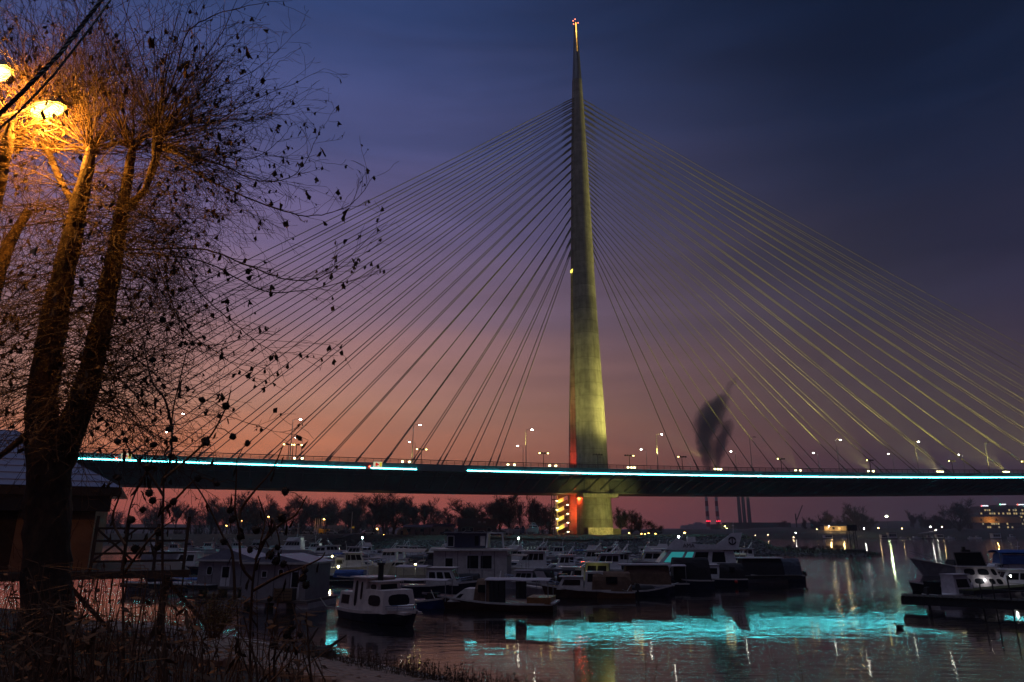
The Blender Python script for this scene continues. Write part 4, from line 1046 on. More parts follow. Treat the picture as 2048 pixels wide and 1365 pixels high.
# --- jetties
def jetty(name, label, pts, w, z=.35, th=.3, posts=True, m=DKWOOD):
    P = [Vector(p) for p in pts]; o = thing(name, label, "jetty", (P[0].x, P[0].y, 0)); b = o.location.copy(); L = (P[1] - P[0]).length; d = (P[1] - P[0]).normalized(); a = math.atan2(d.y, d.x)
    q = MB(); q.beam(P[0] - b + Vector((0, 0, z - th / 2)), P[1] - b + Vector((0, 0, z - th / 2)), w * .94, th); q.build("pontoon", mat("jetty_float_dark", (.03, .03, .032), .8, var=.4), o)
    n = min(90, max(4, int(L / .34)))
    pl = MB(); pl.box((0, 0, 0), (L / n * .86, w, .05)); me = pl.mesh("plank"); me.materials.append(m)
    for i in range(n):
        k = link("plank", me, o, P[0] - b + d * (L * (i + .5) / n) + Vector((0, 0, z + .03))); k.rotation_euler = (0, 0, a)
    return o, b, d, a, L
ja = wl(1806, 1207, .4); jb = wl(2120, 1222, .4)
o, b, d, a, L = jetty("jetty", "dark low jetty with railing posts reaching in from the right edge", (ja, jb), 1.9, .5, .5)
for i, u in enumerate((.50, .58, .68, .78, .86, .94)):
    q = MB(); q.tube([d * (L * u) + Vector((0, -.6, -.2)), d * (L * u) + Vector((0, -.6, 1.9 + .25 * (i % 3)))], .05, 6); q.build("post", DKMET, o)
q = MB(); q.tube([d * (L * .5) + Vector((0, -.6, 1.5)), d * (L * .98) + Vector((0, -.6, 1.5))], .035, 5); q.tube([d * (L * .5) + Vector((0, -.6, .95)), d * (L * .98) + Vector((0, -.6, .95))], .03, 5); q.build("handrail", DKMET, o)
jetty("jetty", "grassy lit walkway behind the small boats on the right jetty", (wl(1930, 1194, .4), wl(2100, 1180, .4)), 1.4, .45, .3, m=mat("mossy_planks", (.09, .10, .03), .9, var=.4))
jetty("jetty", "long grey walkway behind the front row of boats", (wl(640, 1172, .4), wl(1600, 1160, .4)), 1.2, .4, .3)
jetty("jetty", "pale plank walkway in front of the tarpaulined boats on the left", (wl(250, 1176, .4), wl(425, 1182, .4)), 1.2, .4, .3, m=mat("grey_planks", (.22, .21, .22), .8, var=.3))

# small lamps of the marina
def post_lamp(label, x, ytop, ybase, e=40, cat="lamp post", col=(.8, 1, .95)):
    p = wl(x, ybase); Y = p.y; h = px(x, ytop, Y).z
    o = thing("marina_lamp", label, cat, (p.x, Y, 0), 0, "marina lamps")
    q = MB(); q.tube([(0, 0, -.5), (0, 0, h - .15)], [.07, .05], 8); q.build("pole", STEEL, o)
    q = MB(); q.cyl((0, 0, h + .16), .22, .1, 10, .05); q.build("cap", DKMET, o)
    q = MB(); q.ball((0, 0, h), .20, 8, 6); q.build("globe", emis("marina_globe", (.75, 1, .92), 55), o)
    point((p.x, Y - .3, h), e, col, .2, None, "marina_lamp_light")
post_lamp("tall cool white lamp post beside the slipway", 723, 1076, 1108, 320)
post_lamp("tall cool white lamp post below the white boat on land", 1037, 1077, 1110, 320)
post_lamp("tall cool white lamp post left of the yacht's fin", 1360, 1074, 1118, 320)
for x, y, yb, lab, c in ((663, 1113, 1150, "low yellow lamp at the roof corner of the grey houseboat", LEDY), (675, 1134, 1160, "low white-yellow lamp right of the grey houseboat", LEDY), (830, 1130, 1160, "low white-yellow lamp below the beige canopy", LEDY), (466, 1131, 1160, "small greenish lamp between the dry stems", LEDW), (1407, 1113, 1150, "small yellow lamp under the yacht's fin", LEDY), (1451, 1120, 1152, "small white lamp behind the yacht's stern", LEDW)):
    p = wl(x, yb); h = px(x, y, p.y).z; o = thing("bollard_lamp", lab, "lamp", (p.x, p.y, 0), 0, "small lamps on the marina walkways")
    q = MB(); q.tube([(0, 0, -.2), (0, 0, h - .1)], .035, 6); q.build("post", STEEL, o); q = MB(); q.ball((0, 0, h), .12 if x != 466 else .1, 8, 6); q.build("lamp", c, o)
    point((p.x, p.y - .3, h), 28, (1, .95, .7), .1, None, "bollard_lamp_light")
# a duck on the water
p = wl(1800, 1257); o = thing("duck", "dark duck floating on the cyan reflection at lower right", "duck", (p.x, p.y, 0), R(190))
rings = []
for xx, w, z0, z1 in ((-.28, .02, .14, .18), (-.2, .08, .04, .17), (-.05, .13, -.05, .18), (.1, .12, -.05, .17), (.19, .06, .02, .2), (.21, .04, .12, .28), (.25, .05, .2, .33), (.30, .04, .22, .31), (.38, .015, .24, .26)):
    rings.append([(xx, w * math.cos(R(45 * k)), (z0 + z1) / 2 + (z1 - z0) / 2 * math.sin(R(45 * k))) for k in range(8)])
q = MB(); q.loft(rings); orient(q.build("body", mat("duck_feathers", (.03, .025, .02), .8, var=.4), o, smooth=True))
# ------------------------------------------------------------------ bare trees of the banks
BARK = mat("bare_tree_bark", (0.055, 0.045, 0.042), 0.9, var=.3)
def bare_tree(seed, H=14.0, spread=.55, dens=1.0, kind="broad"):
    "returns (trunk mesh, crown mesh); branching skeleton of tapered tubes"
    r = random.Random(seed); tr = MB(); cr = MB()
    def branch(p, d, L, rad, lev, mb):
        n = 4 if lev < 3 else 3; pts = [p.copy()]; rr = [rad]; q = p.copy(); dd = d.copy()
        for i in range(n):
            dd = (dd + Vector((r.uniform(-1, 1), r.uniform(-1, 1), r.uniform(-.4, .9))) * (.16 + .05 * lev)).normalized()
            q = q + dd * L / n; pts.append(q.copy()); rr.append(rad * (1 - (i + 1) / n * .6))
        mb.tube(pts, [max(x, .022) for x in rr], 6 if lev == 0 else 4 if lev < 2 else 3, cap=False)
        if lev >= 4: return
        k = {0: 8, 1: 6, 2: 6, 3: 6}[lev]; k = max(2, int(k * dens + r.random()))
        for j in range(k):
            u = r.uniform(.16 if lev == 0 else .15, 1.0); i = min(n - 1, int(u * n)); a = pts[i].lerp(pts[i + 1], u * n - i)
            s = Vector((r.uniform(-1, 1), r.uniform(-1, 1), r.uniform(-.2, .6))).normalized()
            nd = (dd * (1 - spread) + s * spread * 1.25 + Vector((0, 0, .22 if kind == "broad" else .75))).normalized()
            branch(a, nd, L * r.uniform(.45, .72), rr[i] * r.uniform(.45, .62), lev + 1, cr)
    branch(Vector((0, 0, -.3)), Vector((r.uniform(-.08, .08), r.uniform(-.08, .08), 1)), H * .40, H * .016, 0, tr)
    tm = tr.mesh("trunk"); cm = cr.mesh("crown"); tm.materials.append(BARK); cm.materials.append(BARK)
    return tm, cm
PROT = [bare_tree(1, 14, .55, 1.0), bare_tree(2, 14, .62, 1.0), bare_tree(3, 14, .50, 1.15), bare_tree(4, 14, .45, 1.0, "poplar"), bare_tree(5, 14, .68, 1.1)]
def proto_h(k):
    return max(v.co.z for v in PROT[k][1].vertices)
PH = [proto_h(k) for k in range(5)]
def tree(x, ytop, ybase, Y, k, label, group, rz, zb=None, wide=1.0, name="bare_tree"):
    b = px(x, ybase, Y); z0 = b.z if zb is None else zb; zt = px(x, ytop, Y).z; s = (zt - z0) / PH[k]
    o = thing(name, label, "tree", (b.x, Y, z0), rz, group); o.scale = (s * wide, s * wide, s)
    link("trunk", PROT[k][0], o); link("crown", PROT[k][1], o); return o
tr = random.Random(21)
# the row behind the parking place, left to right
row = [(352, 990, 330, 3), (385, 995, 340, 3), (420, 992, 335, 0), (452, 998, 330, 2), (486, 982, 300, 0), (512, 990, 310, 2), (545, 992, 320, 3), (572, 996, 315, 2), (600, 992, 320, 1), (628, 990, 315, 2),
       (655, 996, 320, 0), (690, 990, 300, 2), (715, 986, 290, 1), (742, 988, 285, 2), (768, 984, 270, 2), (790, 988, 275, 4), (808, 990, 300, 3), (826, 992, 300, 3), (845, 996, 290, 3), (868, 1002, 285, 1),
       (895, 1002, 280, 0), (948, 990, 262, 2), (972, 985, 262, 4), (996, 984, 258, 0), (1018, 986, 262, 2), (1040, 990, 265, 3), (1062, 996, 275, 3), (1082, 990, 275, 3), (1098, 994, 280, 2)]
for i, (x, yt, Y, k) in enumerate(row):
    j = len(row) - 1 - i
    lab = f"bare winter tree, {ORD[j]} left of the stair tower in the row behind the parked cars"
    tree(x + tr.uniform(-5, 5), yt + tr.uniform(-6, 9), 1069, Y, k, lab, "bare trees behind the parking place", tr.uniform(0, 6.3), 4.6, tr.uniform(1.0, 1.9))
for i, (x, yt, Y, k, w) in enumerate([(1238, 1010, 262, 2, 1.2), (1262, 1018, 262, 4, 1.2), (1282, 1028, 258, 2, 1.3), (1302, 1040, 255, 1, 1.4), (1316, 1050, 250, 4, 1.5)]):
    tree(x, yt, 1074, Y, k, f"dark bushy bare tree, {ORD[i]} to the right of the pylon base", "bushy trees right of the pylon base", tr.uniform(0, 6.3), 4.0, w)
# hazy wood further back on the left: one mass
def wood():
    vs = []; fs = []; r = random.Random(5)
    lo = bare_tree(9, 14, .6, .8); lo2 = bare_tree(10, 14, .5, .8, "poplar")
    src = []
    for t_, c_ in (lo, lo2):
        v = np.array([w.co[:] for w in t_.vertices] + [w.co[:] for w in c_.vertices]); n0 = len(t_.vertices)
        f = [tuple(p.vertices) for p in t_.polygons] + [tuple(i + n0 for i in p.vertices) for p in c_.polygons]; src.append((v, f))
    V = []; FF = []; off = 0
    for i in range(95):
        x = r.uniform(-260, 1130); Y = r.uniform(350, 520); k = r.choice([0, 0, 1]); v, f = src[k]
        p = px(x, 1068, Y); a = r.uniform(0, 6.3); s = r.uniform(16, 23) / 14.0 * (1.0 if x < 900 else .8)
        Rm = np.array([[math.cos(a), -math.sin(a), 0], [math.sin(a), math.cos(a), 0], [0, 0, 1]])
        V.append((v @ Rm.T) * [s * 1.7, s * 1.7, s] + [p.x, Y, 4.5]); FF += [tuple(q + off for q in g) for g in f]; off += len(v)
    V = np.concatenate(V); m = MB(); m.v = V.tolist(); m.f = FF; m.mi = [0]
    me = bpy.data.meshes.new("woodland"); me.from_pydata(m.v, [], m.f); me.materials.append(BARK)
    tag(link("woodland", me), kind="stuff", label="hazy bare wood in the distance left of the bridge pylon")
wood()
# undergrowth behind the parking place
def thicket(label, pts, n, seed, h0=1.0, h1=3.4, name="undergrowth"):
    m = MB(); r = random.Random(seed)
    for _ in range(n):
        x, Y = r.uniform(pts[0], pts[1]), r.uniform(pts[2], pts[3]); b = px(x, 1068, Y); b.z = pts[4] if len(pts) > 4 else 4.5
        h = r.uniform(h0, h1)
        for k in range(6):
            d = Vector((r.uniform(-1, 1), r.uniform(-1, 1), 1.3)).normalized(); q = b + d * h * r.uniform(.6, 1); e = b + d * h * .5 + Vector((r.uniform(-.3, .3), r.uniform(-.3, .3), .1))
            m.tube([b, e, q], [.05, .04, .02], 3, cap=False)
            for _k in range(4):
                f = e.lerp(q, r.random()); m.tube([f, f + Vector((r.uniform(-1, 1), r.uniform(-1, 1), r.uniform(0, 1))) * h * .3], [.03, .015], 3, cap=False)
    return tag(m.build(name, BARK), kind="stuff", label=label)
thicket("leafless undergrowth behind the parked cars", (330, 1110, 262, 340), 300, 4)
thicket("leafless scrub on the low spit right of the stone bank", (1570, 1700, 188, 200, .4), 40, 6, .5, 1.9, "scrub")

# far bank trees
fb = [(1566, 1040, 800, 1, "small bare tree left of the distant crane"), (1612, 1033, 720, 3, "bare tree right of the distant crane"), (1632, 1032, 720, 2, "broad bare tree left of the warm lit house"), (1650, 1018, 700, 2, "round bare tree above the warm lit house"),
      (1690, 1020, 700, 0, "bare tree left of the tallest tree on the far bank"), (1722, 1003, 690, 2, "tall bare tree left of the brightest far bank lamp"), (1738, 1026, 690, 1, "lower bare tree beside the brightest far bank lamp"), (1829, 1018, 900, 3, "narrow poplar on the far bank hill"), (1842, 1022, 900, 3, "second narrow poplar on the far bank hill"),
      (1862, 1026, 760, 2, "dark bushy tree right of the poplars"), (1876, 1024, 760, 4, "dark pointed tree between the poplars and the large bare tree"), (1893, 1027, 760, 2, "dark low tree left of the large bare tree"), (1916, 994, 690, 4, "large spreading bare tree left of the office block"), (1938, 1024, 760, 1, "low bare tree between the large bare tree and the office block")]
for x, yt, Y, k, lab in fb: tree(x, yt, 1062, Y, k, lab, "trees on the far bank", tr.uniform(0, 6.3), 2.5, 1.15)
def farwood():
    V = []; FF = []; off = 0; r = random.Random(8)
    c_ = PROT[4][1]; v = np.array([w.co[:] for w in c_.vertices]); f = [tuple(p.vertices) for p in c_.polygons]
    for i in range(46):
        x = r.uniform(1530, 2150); Y = r.uniform(690, 950); p = px(x, 1060, Y); s = r.uniform(5, 11) / 14; a = r.uniform(0, 6.3)
        Rm = np.array([[math.cos(a), -math.sin(a), 0], [math.sin(a), math.cos(a), 0], [0, 0, 1]])
        V.append((v @ Rm.T) * [s * 1.7, s * 1.7, s] + [p.x, Y, 2.0 - s * 4]); FF += [tuple(q + off for q in g) for g in f]; off += len(v)
    me = bpy.data.meshes.new("bank_scrub"); me.from_pydata(np.concatenate(V).tolist(), [], FF); me.materials.append(BARK)
    tag(link("bank_scrub", me), kind="stuff", label="dark scrub covering the far river bank")
farwood()

# ------------------------------------------------------------------ parking place, cars, small buildings
def car(label, x, y, Y, rz, colm, van=False, lights=None):
    b = px(x, y, Y); o = thing("delivery_van" if van else "parked_car", label, "van" if van else "car", (b.x, Y, max(4.4, b.z)), rz, "vehicles parked on the bank")
    pr = ([(-2.3, .35), (2.3, .35), (2.35, .95), (1.9, 1.1), (1.4, 1.95), (-2.25, 2.0), (-2.35, 1.0)] if van else [(-2.1, .32), (2.1, .32), (2.15, .75), (1.2, .92), (.5, 1.42), (-1.0, 1.46), (-1.75, .98), (-2.15, .9)])
    q = MB(); q.loft([[(a, -.85, z) for a, z in pr], [(a, .85, z) for a, z in pr]]); orient(q.build("body", colm, o))
    for s in (-1, 1):
        q = MB(); g = [(1.15, .98), (.5, 1.36), (-.9, 1.40), (-1.5, 1.0)] if not van else [(1.75, 1.15), (1.35, 1.8), (.6, 1.8), (.6, 1.15)]
        q.loft([[(a, s * .84, z) for a, z in g], [(a, s * .875, z) for a, z in g]]); orient(q.build("side_window", GLASS, o))
        for a in (-1.3, 1.35):
            w = MB(); w.loft([[(a + .33 * math.cos(R(30 * k)), s * .78, .33 + .33 * math.sin(R(30 * k))) for k in range(12)], [(a + .33 * math.cos(R(30 * k)), s * .9, .33 + .33 * math.sin(R(30 * k))) for k in range(12)]]); orient(w.build("wheel", RUBBER, o))
    if lights:
        q = MB()
        for s in (-1, 1): q.box((2.16, s * .6, .65), (.06, .3, .2))
        q.build("headlight", emis("headlight_lit", (1, .95, .8), 12), o)
    return o
CW = mat("car_white", (.7, .7, .72), .25); CS = mat("car_silver", (.4, .42, .45), .3, .3); CD = mat("car_dark", (.03, .03, .035), .25); CY = mat("van_yellow", (.75, .42, .03), .35)
car("white car at the left end of the parking place", 566, 1067, 310, 0.2, CW); car("second white car right of the one at the left end of the parking place", 582, 1067, 312, .1, CW)
car("silver car left of the flagpoles", 616, 1068, 285, .05, CS); car("yellow van behind the flagpoles", 650, 1069, 280, 0, CY, True); car("yellow and dark car right of the yellow van", 664, 1069, 276, .05, CS)
car("dark rounded car left of the tall pole", 688, 1069, 270, -.2, CD); car("white car on the bank above the slipway lamp", 735, 1070, 240, .5, CW)
car("dark estate car with a lit yellow lamp in front of the low houses", 894, 1071, 226, 3.1, CD); car("white car left in front of the dark gabled house", 937, 1071, 228, .1, CW); car("white car right in front of the dark gabled house", 960, 1071, 228, 3.2, CW); car("white car with a silver neighbour right of the dark gabled house", 991, 1071, 226, .1, CW); car("silver car right of the dark gabled house", 1005, 1071, 226, 0, CS)
# truck trailer behind the van
b = px(671, 1068, 300); o = thing("box_trailer", "grey box trailer behind the yellow van", "trailer", (b.x, 300, 4.6), .05); q = MB(); q.box((0, 0, 2.2), (6.0, 2.4, 2.6)); q.build("box", GREYW, o); q = MB()
for a in (-2.0, -.9, 2.0): q.cyl((a, -1.2, .45), .45, .3, 10)
q.build("wheel", RUBBER, o); q = MB(); q.box((0, 0, .8), (6.0, 1.0, .2)); q.build("chassis", DKMET, o)
for i, x in enumerate((629, 633.5, 637, 641, 644.5)):
    b = px(x, 1069, 280); zt = px(x, 1038, 280).z; o = thing("flagpole", f"slender white flagpole, {ORD[i]} from the left of the five", "flagpole", (b.x, 280, 4.5), 0, "five flagpoles")
    q = MB(); q.tube([(0, 0, 0), (0, 0, zt - 4.5)], [.11, .08], 8); q.build("pole", mat("flagpole_white", (.6, .52, .5), .5), o); q = MB(); q.ball((0, 0, zt - 4.4), .12, 8, 6); q.build("finial", STEEL, o)
b = px(702, 1070, 262); zt = px(703, 1024, 262).z; o = thing("tall_pole", "tall pale pole with a small yellow box right of the flagpoles", "pole", (b.x, 262, 4.4)); q = MB(); q.tube([(0, 0, 0), (0, 0, zt - 4.4)], [.14, .09], 8); q.build("pole", mat("pole_pale", (.5, .46, .46), .5), o); q = MB(); q.box((.6, 0, 2.6), (.8, .25, .6)); q.build("yellow_box", mat("box_yellow", (.55, .35, .05), .6, emit=(1, .6, .05), es=.12), o)
def sodium_post(label, x, y, Y, zb=4.5, e=60, m=SODM, c=(1, .5, .12), s=.22, name="sodium_lamp_post"):
    b = px(x, y, Y); o = thing(name, label, "lamp post", (b.x, Y, zb), 0, "lamp posts on the banks"); h = b.z - zb
    q = MB(); q.tube([(.5, 0, 0), (.5, 0, h)], [.09, .06], 6); q.tube([(.5, 0, h), (0, 0, h + .15)], .05, 5); q.build("pole", STEEL, o)
    q = MB(); q.ball((0, 0, h), s, 8, 6, (1.2, 1, .7)); q.build("lamp", m, o)
    if e: point((b.x, Y - .2, b.z - .3), e, c, .2, None, "bank_lamp_light")
sodium_post("orange lamp post beside the flagpoles", 648, 1039, 278, e=160)
sodium_post("orange lamp right of the tall pole", 754, 1058, 245, e=150)
sodium_post("low orange lamp in the bushes left of the porch house", 767, 1070, 236, e=30, s=.14)
sodium_post("orange lamp among dry stems, left one", 484, 1042, 300, e=120); sodium_post("orange lamp among dry stems, lower left one", 453, 1052, 300, e=80); sodium_post("orange lamp right of the seed heads", 537, 1034, 300, e=160)
sodium_post("small greenish lamp at the left end of the wood", 346, 1043, 300, e=0, m=LEDW, s=.14)
for i, x in enumerate((1258, 1283, 1290, 1297, 1311)): sodium_post(f"small orange lamp below the bushy trees, {ORD[i]} from the pylon base", x, 1067 + (i % 3), 236, 4.0, 25, s=.16)
sodium_post("orange lamp glowing behind the crest of the stone bank", 1369, 1066, 420, 3.5, 300, s=.5)
def house(label, x, y, Y, W, D, H, roof, rz, wall, roofm, wins=(), door=None, name="house", porch=False, zb=None):
    b = px(x, y, Y); o = thing(name, label, "house", (b.x, Y, b.z if zb is None else zb), rz)
    c = Cab(-W / 2, W / 2, D, 0, H, 0, 0, 0); c.build("wall", wall, o); e, f = W / 2 + .35, D / 2 + .35
    q = MB(); q.add([(-e, -f, H), (e, -f, H), (e, f, H), (-e, f, H), (-e, 0, H + roof), (e, 0, H + roof)], [(0, 1, 5, 4), (2, 3, 4, 5), (0, 4, 3), (1, 2, 5), (0, 3, 2, 1)]); orient(q.build("roof", roofm, o))
    for (u0, u1, v0, v1, m_) in wins: c.window(o, 'R', u0, u1, v0, v1, m=m_, frame=OFFWH)
    if door: c.window(o, 'R', door[0], door[1], 0.01, .72, m=DKWOOD, name="door")
    if porch:
        q = MB(); q.box((0, -D / 2 - 1.2, H - .1), (W, 2.4, .15)); q.build("porch_roof", roofm, o)
        for a in np.linspace(-W / 2 + .2, W / 2 - .2, 5):
            q = MB(); q.box((a, -D / 2 - 2.2, H / 2), (.16, .16, H - .1)); q.build("porch_post", DKWOOD, o)
    return o
RF = mat("dark_roof_tiles", (.05, .04, .04), .8, var=.3); RFL = mat("pale_sheet_roof", (.22, .20, .22), .6, var=.2); WLL = mat("plaster_wall", (.30, .26, .24), .8, var=.3); WLD = mat("dark_timber_wall", (.06, .05, .045), .8, var=.3)
house("low house with long porch right of the round tent", 836, 1071, 240, 9, 4, 2.6, .8, .02, WLL, RFL, [(.1, .25, .4, .8, GLASS), (.6, .75, .4, .8, GLASS)], (.4, .5), porch=True)
house("low pale building between the porch house and the dark gabled house", 880, 1071, 242, 9, 5, 2.8, 1.0, .04, WLL, RF, [(.15, .3, .4, .8, GLASS)], (.7, .82))
o = house("dark gabled house with two roof windows right of the dark estate car", 955, 1071, 244, 13, 7, 3.0, 2.6, .03, WLD, RF, [(.1, .2, .4, .8, GLASS), (.3, .4, .4, .8, GLASS), (.75, .85, .4, .8, GLASS)], (.5, .58))
for xx in (.6, 2.4):
    q = MB(); q.beam((xx, -2.6, 3.95), (xx, -1.7, 4.6), .9, .08); q.build("roof_window", mat("roof_window_glass", (.25, .25, .3), .1), o)
q = MB(); q.box((4.6, 0, 5.6), (.9, .9, 2.2)); q.build("chimney", WLL, o)
b = px(805, 1072, 236); o = thing("round_tent", "tan round tent among the dark bushes", "tent", (b.x, 236, 4.3)); q = MB(); q.loft([[(1.9 * c * math.cos(R(36 * k)), 1.9 * c * math.sin(R(36 * k)), z) for k in range(10)] for c, z in ((1, 0), (1, .9), (.8, 1.6), (.4, 2.1), (.05, 2.25))]); orient(q.build("cover", mat("tent_canvas", (.35, .24, .12), .8, var=.2), o, smooth=True)); q = MB(); q.box((0, -1.85, .7), (.7, .15, 1.3)); q.build("opening", DKCAN, o)
b = px(590, 1069, 300); o = thing("kiosk", "small pale kiosk with dark windows right of the white cars", "kiosk", (b.x, 300, 4.6)); c = Cab(-1.5, 1.5, 2.4, 0, 2.6, 0, 0, 0); c.build("wall", mat("kiosk_wall", (.45, .32, .26), .7, var=.2), o); c.row(o, 'R', 2, .4, .8); q = MB(); q.box((0, 0, 2.68), (3.5, 2.9, .16)); q.build("roof", RFL, o)
# boats laid up on the bank
def laidup(label, x, Y, L, m, rz, cab=True):
    b = px(x, 1072, Y); o = thing("laid_up_boat", label, "boat", (b.x, Y, 4.6), rz, "boats standing on land"); H = L * .16
    hm = hull_mesh(L, L * .34, H, .4, .4, .4); orient(hm.build("hull", m, o)); 
    for v in o.children[0].data.vertices: v.co.z += .7
    if cab:
        c = Cab(-L * .25, L * .25, L * .28, H + .7, H + .7 + L * .14, .1, L * .12, .1); c.build("cabin", m, o)
        for k in "RL": c.row(o, k, 2, .3, .8)
        c.row(o, 'F', 3, .3, .85)
        d = Cab(-L * .18, L * .1, L * .22, H + .7 + L * .14, H + .7 + L * .25, .1, L * .08, .15); d.build("upper_cabin", m, o); d.row(o, 'F', 3, .2, .8); 
        for k in "RL": d.row(o, k, 2, .3, .8)
    for a in (-L * .25, L * .2):
        for s in (-1, 1): q = MB(); q.beam((a, s * L * .16, 0), (a, s * L * .1, .8), .12, .12); q.build("cradle_prop", DKWOOD, o)
laidup("large white boat standing on land left of the stair tower", 1067, 216, 6.6, WHITE, R(-68)); laidup("small white boat on land left of the blue boat", 1033, 226, 4.6, WHITE, R(175)); laidup("small blue boat on land left of the large white boat", 1046, 222, 4.4, BLUE, R(-80))

# ------------------------------------------------------------------ far bank things
def chimney(label, x, ytop, Y, r0, r1, band=False, flare=False, ybase=1060):
    b = px(x, ybase, Y); zt = px(x, ytop, Y).z; o = thing("factory_chimney", label, "chimney", (b.x, Y, 0), 0, "distant chimneys"); n = 12
    if band:
        segs = 11
        for i in range(segs):
            z0, z1 = zt * i / segs, zt * (i + 1) / segs; ra = r0 + (r1 - r0) * i / segs; rb = r0 + (r1 - r0) * (i + 1) / segs
            q = MB(); q.cyl((0, 0, z0), ra, z1 - z0, n, rb); q.build("band", mat("chimney_red", (.25, .05, .05), .8) if i % 2 == 0 else mat("chimney_white", (.5, .46, .46), .8), o)
        for zz in (.28, .78):
            q = MB(); rr = r0 + (r1 - r0) * zz
            for a in (-1, 0, 1): q.ball((a * rr, -rr * 1.05, zt * zz), .55, 6, 5)
            q.build("warning_light", emis("warning_red", (1, .02, .05), 6), o)
    else:
        q = MB(); q.loft([[(rr * math.cos(R(30 * k)), rr * math.sin(R(30 * k)), zt * u) for k in range(12)] for u, rr in ((0, r0 * 2.6), (.12, r0 * 2.2), (.2, r0 * 1.5), (.3, r0 * 1.05), (.6, r0 * .95), (1, r1))]); orient(q.build("shaft", mat("chimney_concrete", (.16, .15, .16), .9), o))
        q = MB(); q.cyl((0, 0, zt), r1 * 1.1, 1.5, 12); q.build("rim", DKMET, o)
    return o
chimney("left red and white banded chimney with red warning lights", 1417, 962, 900, 2.4, 1.7, True); chimney("right red and white banded chimney with red warning lights", 1437, 962, 900, 2.4, 1.7, True)
chimney("left of three grey chimneys on a flared base", 1482, 991, 850, 2.2, 1.8); chimney("middle of three grey chimneys on a flared base", 1491, 990, 850, 2.2, 1.8); o = chimney("right of three grey chimneys, with white lights at its top", 1501, 990, 850, 2.2, 1.8)
q = MB(); zt = px(1501, 992, 850).z; q.ball((-2.2, -2, zt), .5, 6, 5); q.ball((1, -2.2, zt), .5, 6, 5); q.build("top_light", emis("chimney_top_light", (1, .95, .7), 14), o)
b = px(1492, 1058, 845); o = thing("power_station", "long dark power station hall below the three grey chimneys", "building", (b.x, 845, 0)); q = MB(); q.box((15, 8, 8.5), (75, 20, 17)); q.build("hall", mat("hall_dark", (.06, .06, .065), .9), o); q = MB(); q.box((-31, 5, 7.5), (15, 15, 15)); q.build("annex", mat("hall_dark", (.06,) * 3), o)
for i, (a, z, m_) in enumerate(((-26, 12.5, LEDY), (-24, 10, LEDY), (-10, 6, LEDW), (-14, 4, LEDW), (-5, 5, LEDW))):
    q = MB(); q.ball((a, -5, z), .5, 6, 5); q.build("yard_lamp", m_, o)
for i, (x0, x1, yt, lab) in enumerate(((1362, 1376, 1052, "leftmost hazy housing block on the horizon"), (1376, 1388, 1050, "second hazy housing block on the horizon"), (1389, 1404, 1046, "tallest hazy housing block left of the banded chimneys"), (1404, 1412, 1049, "hazy housing block beside the banded chimneys"))):
    a = px(x0, 1062, 2500); c_ = px(x1, yt, 2500); o = thing("housing_block", lab, "building", ((a.x + c_.x) / 2, 2500, 0), 0, "hazy housing blocks"); q = MB(); W = c_.x - a.x; q.box((0, 0, c_.z / 2), (W, 20, c_.z)); q.build("wall", mat("block_wall", (.16, .15, .16), .9), o)
    for k in range(2):
        q = MB(); q.box((W * (-.2 + .4 * k), 0, c_.z + 1.2), (W * .25, 6, 2.4)); q.build("roof_box", mat("block_wall", (.16,) * 3), o)
# tower crane
b = px(1593, 1048, 950); o = thing("tower_crane", "small dark crane with raised jib on the far bank hill", "crane", (b.x, 950, 12)); q = MB(); zt = px(1591, 1028, 950).z - 12; q.tube([(0, 0, -6), (0, 0, zt)], .9, 4); q.build("mast", DKMET, o); e = px(1605, 1011, 950); q = MB(); q.tube([(0, 0, zt * .45), (e.x - b.x, 0, e.z - 12)], .7, 4); q.build("jib", DKMET, o)
# office block with lit signs
def office():
    a = px(1950, 1045, 1100); z1 = px(1990, 1016, 1100).z; xl = px(1948, 1030, 1100).x; xr = px(2052, 1030, 1100).x; W = xr - xl
    o = thing("office_block", "wide dark office block with lit windows and three bright roof signs at the right edge", "building", ((xl + xr) / 2, 1100, 8)); H = z1 - 8; r = random.Random(2)
    q = MB(); q.box((0, 0, H / 2), (W, 30, H)); q.build("wall", mat("office_facade", (.07, .065, .065), .7), o)
    q = MB(); q.box((-W * .33, 0, H + 1), (W * .26, 22, 2.0)); q.box((-W * .02, 0, H + 2.0), (W * .22, 22, 4.0)); q.box((W * .3, 0, H + 1.6), (W * .28, 22, 3.2)); q.build("roof_storey", mat("office_facade", (.07,) * 3), o)
    OW = [emis("office_window_a", (1, .72, .32), .55), emis("office_window_b", (1, .8, .5), .3), mat("office_window_dark", (.02, .02, .025), .1)]
    for fl in range(6):
        for i in range(24):
            z = H * (.16 + fl * .145); x = -W / 2 + W * (i + .5) / 24; k = r.random(); m_ = OW[0] if k < .26 else OW[1] if k < .42 else OW[2]
            q = MB(); q.box((x, -15.1, z), (W / 24 * .7, .3, H * .075)); q.build("window", m_, o)
    for cx, n, c1, dz in ((-.42, 7, (1, .2, .25), 2.4), (-.06, 6, (.3, 1, .6), 4.5), (.27, 9, (1, .15, .1), 4.2)):
        s = bpy.data.objects.new("roof_sign", None); COL.objects.link(s); s.parent = o; z = H + dz
        q = MB(); q.box((W * cx - 1.6, -14, z), (1.8, .5, 2.0)); q.build("sign_symbol", emis("sign_red" + str(n), c1, 3), s)
        for i in range(n):
            q = MB(); q.box((W * cx + .5 + i * 1.25, -14, z - .1 + .15 * (i % 3)), (.85, .5, 1.4 - .3 * (i % 2))); q.build("letter", emis("sign_white", (.85, .9, 1), 2.6), s)
office()
